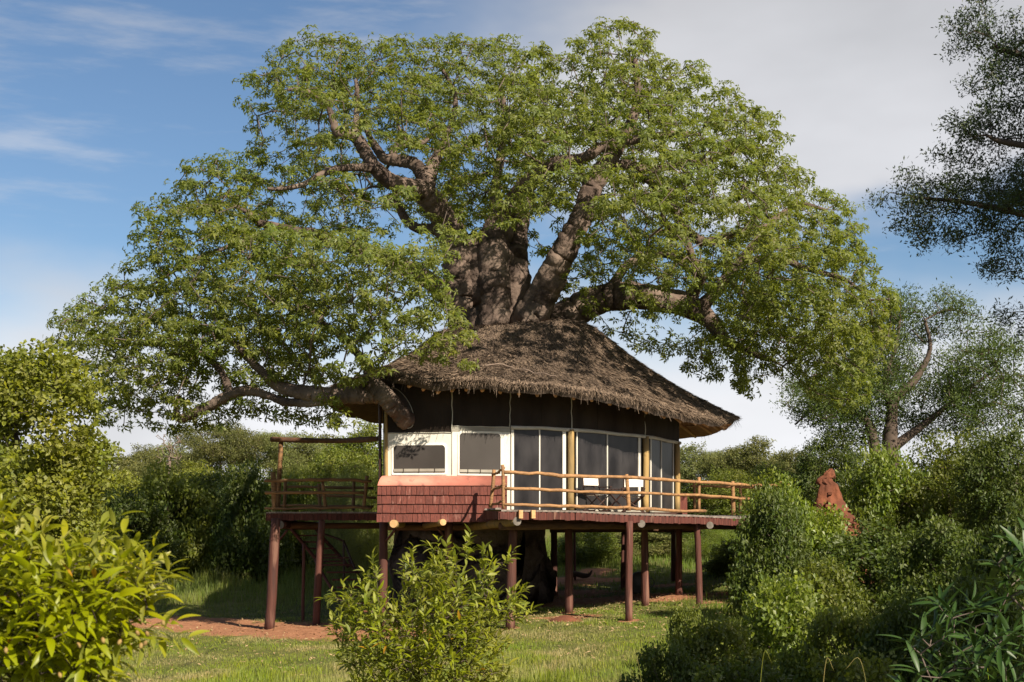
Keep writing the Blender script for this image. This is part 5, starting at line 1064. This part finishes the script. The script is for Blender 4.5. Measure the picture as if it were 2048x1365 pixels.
lb, lpos = leafy_plant('leafy_bush', 'sunlit yellow green bush with long glossy leaves in the left foreground', (-2.0, 6.0, float(gz(-2, 6)) - 0.1), t_, 0.0022, 0.035, 0.108, 7, 'leaf_front', 62, spread=1.05, twig=0.17, curl=0.38, rust=0.02, rise=0.25, jitter=0.7)
fg = Geo(); rg = np.random.default_rng(8); me = None
gpod = Geo(); tubeg(gpod, [(0, 0, 0), (0, 0, -0.012), (0, 0, -0.03), (0, 0, -0.042)], [0.004, 0.013, 0.013, 0.003], 8); pod = gpod.mesh('seed_pod', True); pod.materials.append(M['fruit'])
for (px, py) in ((273, 1262), (293, 1263), (155, 1285), (205, 1275), (242, 1279), (283, 1286), (293, 1282), (325, 1240), (12, 1295), (60, 1300), (118, 1345)):
    o = bpy.data.objects.new('seed_pod', pod); o.parent = lb; q = P(px, py, 5.62 + rg.uniform(-.1, .1)); o.location = Vector(q) - Vector(lb.location); o.rotation_euler = (rg.uniform(-.6, .6), rg.uniform(-.6, .6), 0); o.scale = (.62, .62, .62); col.objects.link(o)
CP = [(640, 1135), (690, 1175), (740, 1130), (800, 1120), (806, 1160), (850, 1150), (835, 1110), (900, 1095), (925, 1090), (960, 1100), (985, 1130), (1000, 1085), (1040, 1115), (1050, 1160), (1000, 1185), (1050, 1200), (1065, 1235), (1020, 1255), (1005, 1300), (1010, 1400), (700, 1400), (690, 1330), (680, 1280), (655, 1250), (660, 1200), (630, 1190)]
CPB = np.array([(640, 1140), (660, 1150), (700, 1185), (730, 1180), (735, 1130), (752, 1125), (765, 1180), (790, 1205), (815, 1185), (800, 1150), (812, 1112), (830, 1105), (840, 1140), (858, 1120), (868, 1085), (884, 1095), (905, 1110), (928, 1080), (948, 1072), (938, 1120), (925, 1150), (945, 1165), (960, 1130), (950, 1090), (966, 1100), (985, 1122), (1040, 1104), (1046, 1114), (1005, 1140), (985, 1175), (1000, 1205), (1030, 1180), (1060, 1185), (1040, 1215), (1072, 1245), (1030, 1240), (1000, 1250), (1010, 1300), (1015, 1400), (690, 1400), (695, 1350), (680, 1290), (650, 1262), (672, 1235), (690, 1220), (640, 1195), (665, 1185), (690, 1195), (665, 1165)], float)
t_ = tips_in(CPB, 900, 16.0, 1.2, 63, 0.105)
leafy_plant('leafy_shrub', 'bright green shrub standing alone on the lawn in front of the treehouse', (P(870, 1300, 16)[0], 16.0, float(gz(-0.8, 16)) - 0.1), t_, 0.0035, 0.040, 0.118, 8, 'leaf_shrub', 64, spread=0.9, twig=0.155, curl=0.25, rust=0.03, rise=0.35, jitter=0.6)
t_ = tips_in([(1800, 1300), (1830, 1235), (1860, 1195), (1900, 1215), (1960, 1195), (2000, 1180), (2060, 1130), (2090, 1400), (1790, 1400)], 42, 11.0, 0.7, 65, 0.14)
leafy_plant('long_leaved_plant', 'dark green plant with whorls of long pointed leaves in the lower right corner', (P(1950, 1400, 11)[0], 11.0, float(gz(3.6, 11)) - 0.1), t_, 0.004, 0.046, 0.235, 8, 'leaf_long', 66, 'plant', whorl=True, spread=1.15, twig=0.08, curl=0.25, rise=0.5)
t_ = tips_in([(1985, 1110), (2020, 1095), (2080, 1080), (2090, 1190), (2010, 1200)], 9, 9.0, 0.3, 67, 0.10)
leafy_plant('long_leaved_plant', 'long pointed leaves reaching in from the right edge above the corner plant', (P(2100, 1300, 9)[0], 9.0, float(gz(3.4, 9)) - 0.1), t_, 0.004, 0.046, 0.22, 7, 'leaf_long', 68, 'plant', whorl=True, spread=1.15, twig=0.08, curl=0.25, rise=0.5)

# ------------------------------------------------------------------ grass
def grass(n, x0, x1, y0, y1, h, w, m, seed, name, label, soil_lim=0.45, hfun=None, lean=0.35, edge=None, dens=None):
    rg = np.random.default_rng(seed); Y = (rg.uniform(0, 1, n) * (y1 ** 0.5 - y0 ** 0.5) + y0 ** 0.5) ** 2 if y1 < 60 else rg.uniform(y0, y1, n); X = rg.uniform(x0, x1, n)
    k = np.abs(X) < Y * 0.37 + 0.8; X, Y = X[k], Y[k]; k = soil_mask(X, Y) + rg.uniform(-.3, .3, len(X)) < soil_lim; X, Y = X[k], Y[k]
    patch = 0.5 + 0.5 * np.sin(X * 1.7 + np.sin(Y * 1.1) * 2) * np.sin(Y * 1.3 + X * .4); k = rg.uniform(0, 1, len(X)) < 0.45 + 0.55 * patch
    if dens is not None: k &= rg.uniform(0, 1, len(X)) < dens(X, Y)
    X, Y, patch = X[k], Y[k], patch[k]; nn = len(X); H = h * rg.uniform(0.4, 1.3, nn) * (0.6 + 0.7 * patch)
    if hfun is not None: H = H * hfun(X, Y)
    a = rg.uniform(0, 6.28, nn); d = np.c_[np.cos(a), np.sin(a), np.zeros(nn)]; ln = (rg.uniform(0.1, 1, nn) * lean * H)[:, None]; b_ = rg.uniform(0, 6.28, nn); ld = np.c_[np.cos(b_), np.sin(b_), np.zeros(nn)]
    p = np.c_[X, Y, gz(X, Y) - 0.01]; W = w * rg.uniform(0.6, 1.3, nn)[:, None]; mid = p + np.c_[np.zeros((nn, 2)), H * 0.6] + ld * ln * 0.4; tip = p + np.c_[np.zeros((nn, 2)), H] + ld * ln * 1.2
    V = np.stack([p - d * W, p + d * W, mid + d * W * 0.7, tip, mid - d * W * 0.7], axis=1).reshape(-1, 3); b = np.arange(nn)[:, None] * 5
    me = newmesh(name, V, [b + np.array([[0, 1, 2, 4]]), b + np.array([[4, 2, 3]])]); o = put(name, me, M[m]); tag(o, label, 'grass', kind='stuff'); return o
grass(165000, -13, 9, 25, 42.5, 0.080, 0.0072, 'grass', 71, 'lawn_grass', 'short sunlit lawn grass in front of the treehouse', hfun=lambda x, y: np.clip(1.0 + (31.5 - y) * 0.35, 0.9, 2.6))
grass(60000, -24, -1, 43, 64, 0.42, 0.011, 'grass_tall', 72, 'tall_grass', 'long shaded grass at the back of the clearing on the left', hfun=lambda x, y: np.clip((y - 43) / 8, 0.22, 1.2))
grass(60000, -1, 22, 43.5, 66, 0.30, 0.011, 'grass_lit', 73, 'meadow_grass', 'bright meadow grass beyond the deck poles', soil_lim=0.5, hfun=lambda x, y: np.clip((y - 43) / 10, 0.3, 1.6))
grass(26000, -1, 12, 27, 44, 0.13, 0.008, 'grass_lit', 74, 'weeds', 'patches of fresh weeds on the ground under the deck', soil_lim=0.5, hfun=lambda x, y: np.clip(0.5 + (x - 2) * 0.25, 0.5, 2.2), dens=lambda x, y: np.clip(0.15 + (x - 1) * 0.2, 0.12, 1))
grass(16000, 1.6, 9, 14, 27, 0.42, 0.006, 'grass_tall', 75, 'tall_grass', 'rank grass between the shrubs at the lower right', hfun=lambda x, y: 1.0 + 0 * x)
# dry leaves, sticks and crumbs of soil lying on the ground round the posts
rg = np.random.default_rng(91); n = 5200; Y = rg.uniform(29, 45, n); X = rg.uniform(-12, 9, n); X[:2200] = rg.normal(1.0, 3.2, 2200); Y[:2200] = rg.normal(40.5, 2.6, 2200)
tv = np.array([[-.5, 0, 0], [0, .22, .06], [.5, 0, .02], [0, -.22, .06]]); d = np.c_[rg.normal(0, .35, n), rg.normal(0, .35, n), np.ones(n)]
g = Geo(); g.add(*stamp(tv, np.array([[0, 1, 2, 3]]), np.c_[X, Y, gz(X, Y) + rg.uniform(0.015, 0.05, n)], frames(d, rg.uniform(0, 6.28, n), rg), rg.uniform(0.05, 0.13, n)))
o = put('leaf_litter', g.mesh('leaf_litter'), mat('dry_leaf', (0.20, 0.13, 0.065), 0.9, (0.36, 0.26, 0.14), island=True)); tag(o, 'dry fallen leaves scattered over the lawn and the bare soil under the deck', 'leaf litter', kind='stuff')
# drooping grass culms at the bottom of the picture
rg = np.random.default_rng(88)
for i, (px, Y) in enumerate(((1515, 15.5), (1640, 15), (1745, 15.2), (1985, 13), (1090, 19), (1110, 19.3), (1290, 18))):
    b = np.array([(px - CX) * Y / F, Y, float(gz((px - CX) * Y / F, Y))]); h = (EZ + (HY - rg.uniform(1300, 1330)) * Y / F) - b[2]; o_ = rg.uniform(-.35, .35); g = Geo()
    tubeg(g, smooth_path([b, b + [o_ * .1, 0, h * .6], b + [o_ * .5, 0, h], b + [o_ * 1.1, 0, h * 0.93]], 5), np.linspace(0.005, 0.002, 16), 5)
    tag(put('grass_stalk', g.mesh('grass_stalk', True), M['grass']), ('drooping grass stalk', 'bent grass stalk', 'arching grass stalk', 'slender grass stalk')[i % 4] + (' in front of the dark leafy shrub at the bottom edge', ' left of the corner plant between two shrubs', ' close beside the long leaved plant', ' standing just inside the lower right corner', ' on the lawn right of the lone shrub', ' beside the first stalk right of the lone shrub', ' on the lawn near the leftmost dark shrub')[i], 'grass stalk', 'drooping grass stalks')
print('tris', sum(sum(len(p.vertices) - 2 for p in m.polygons[:1]) * len(m.polygons) for m in bpy.data.meshes))
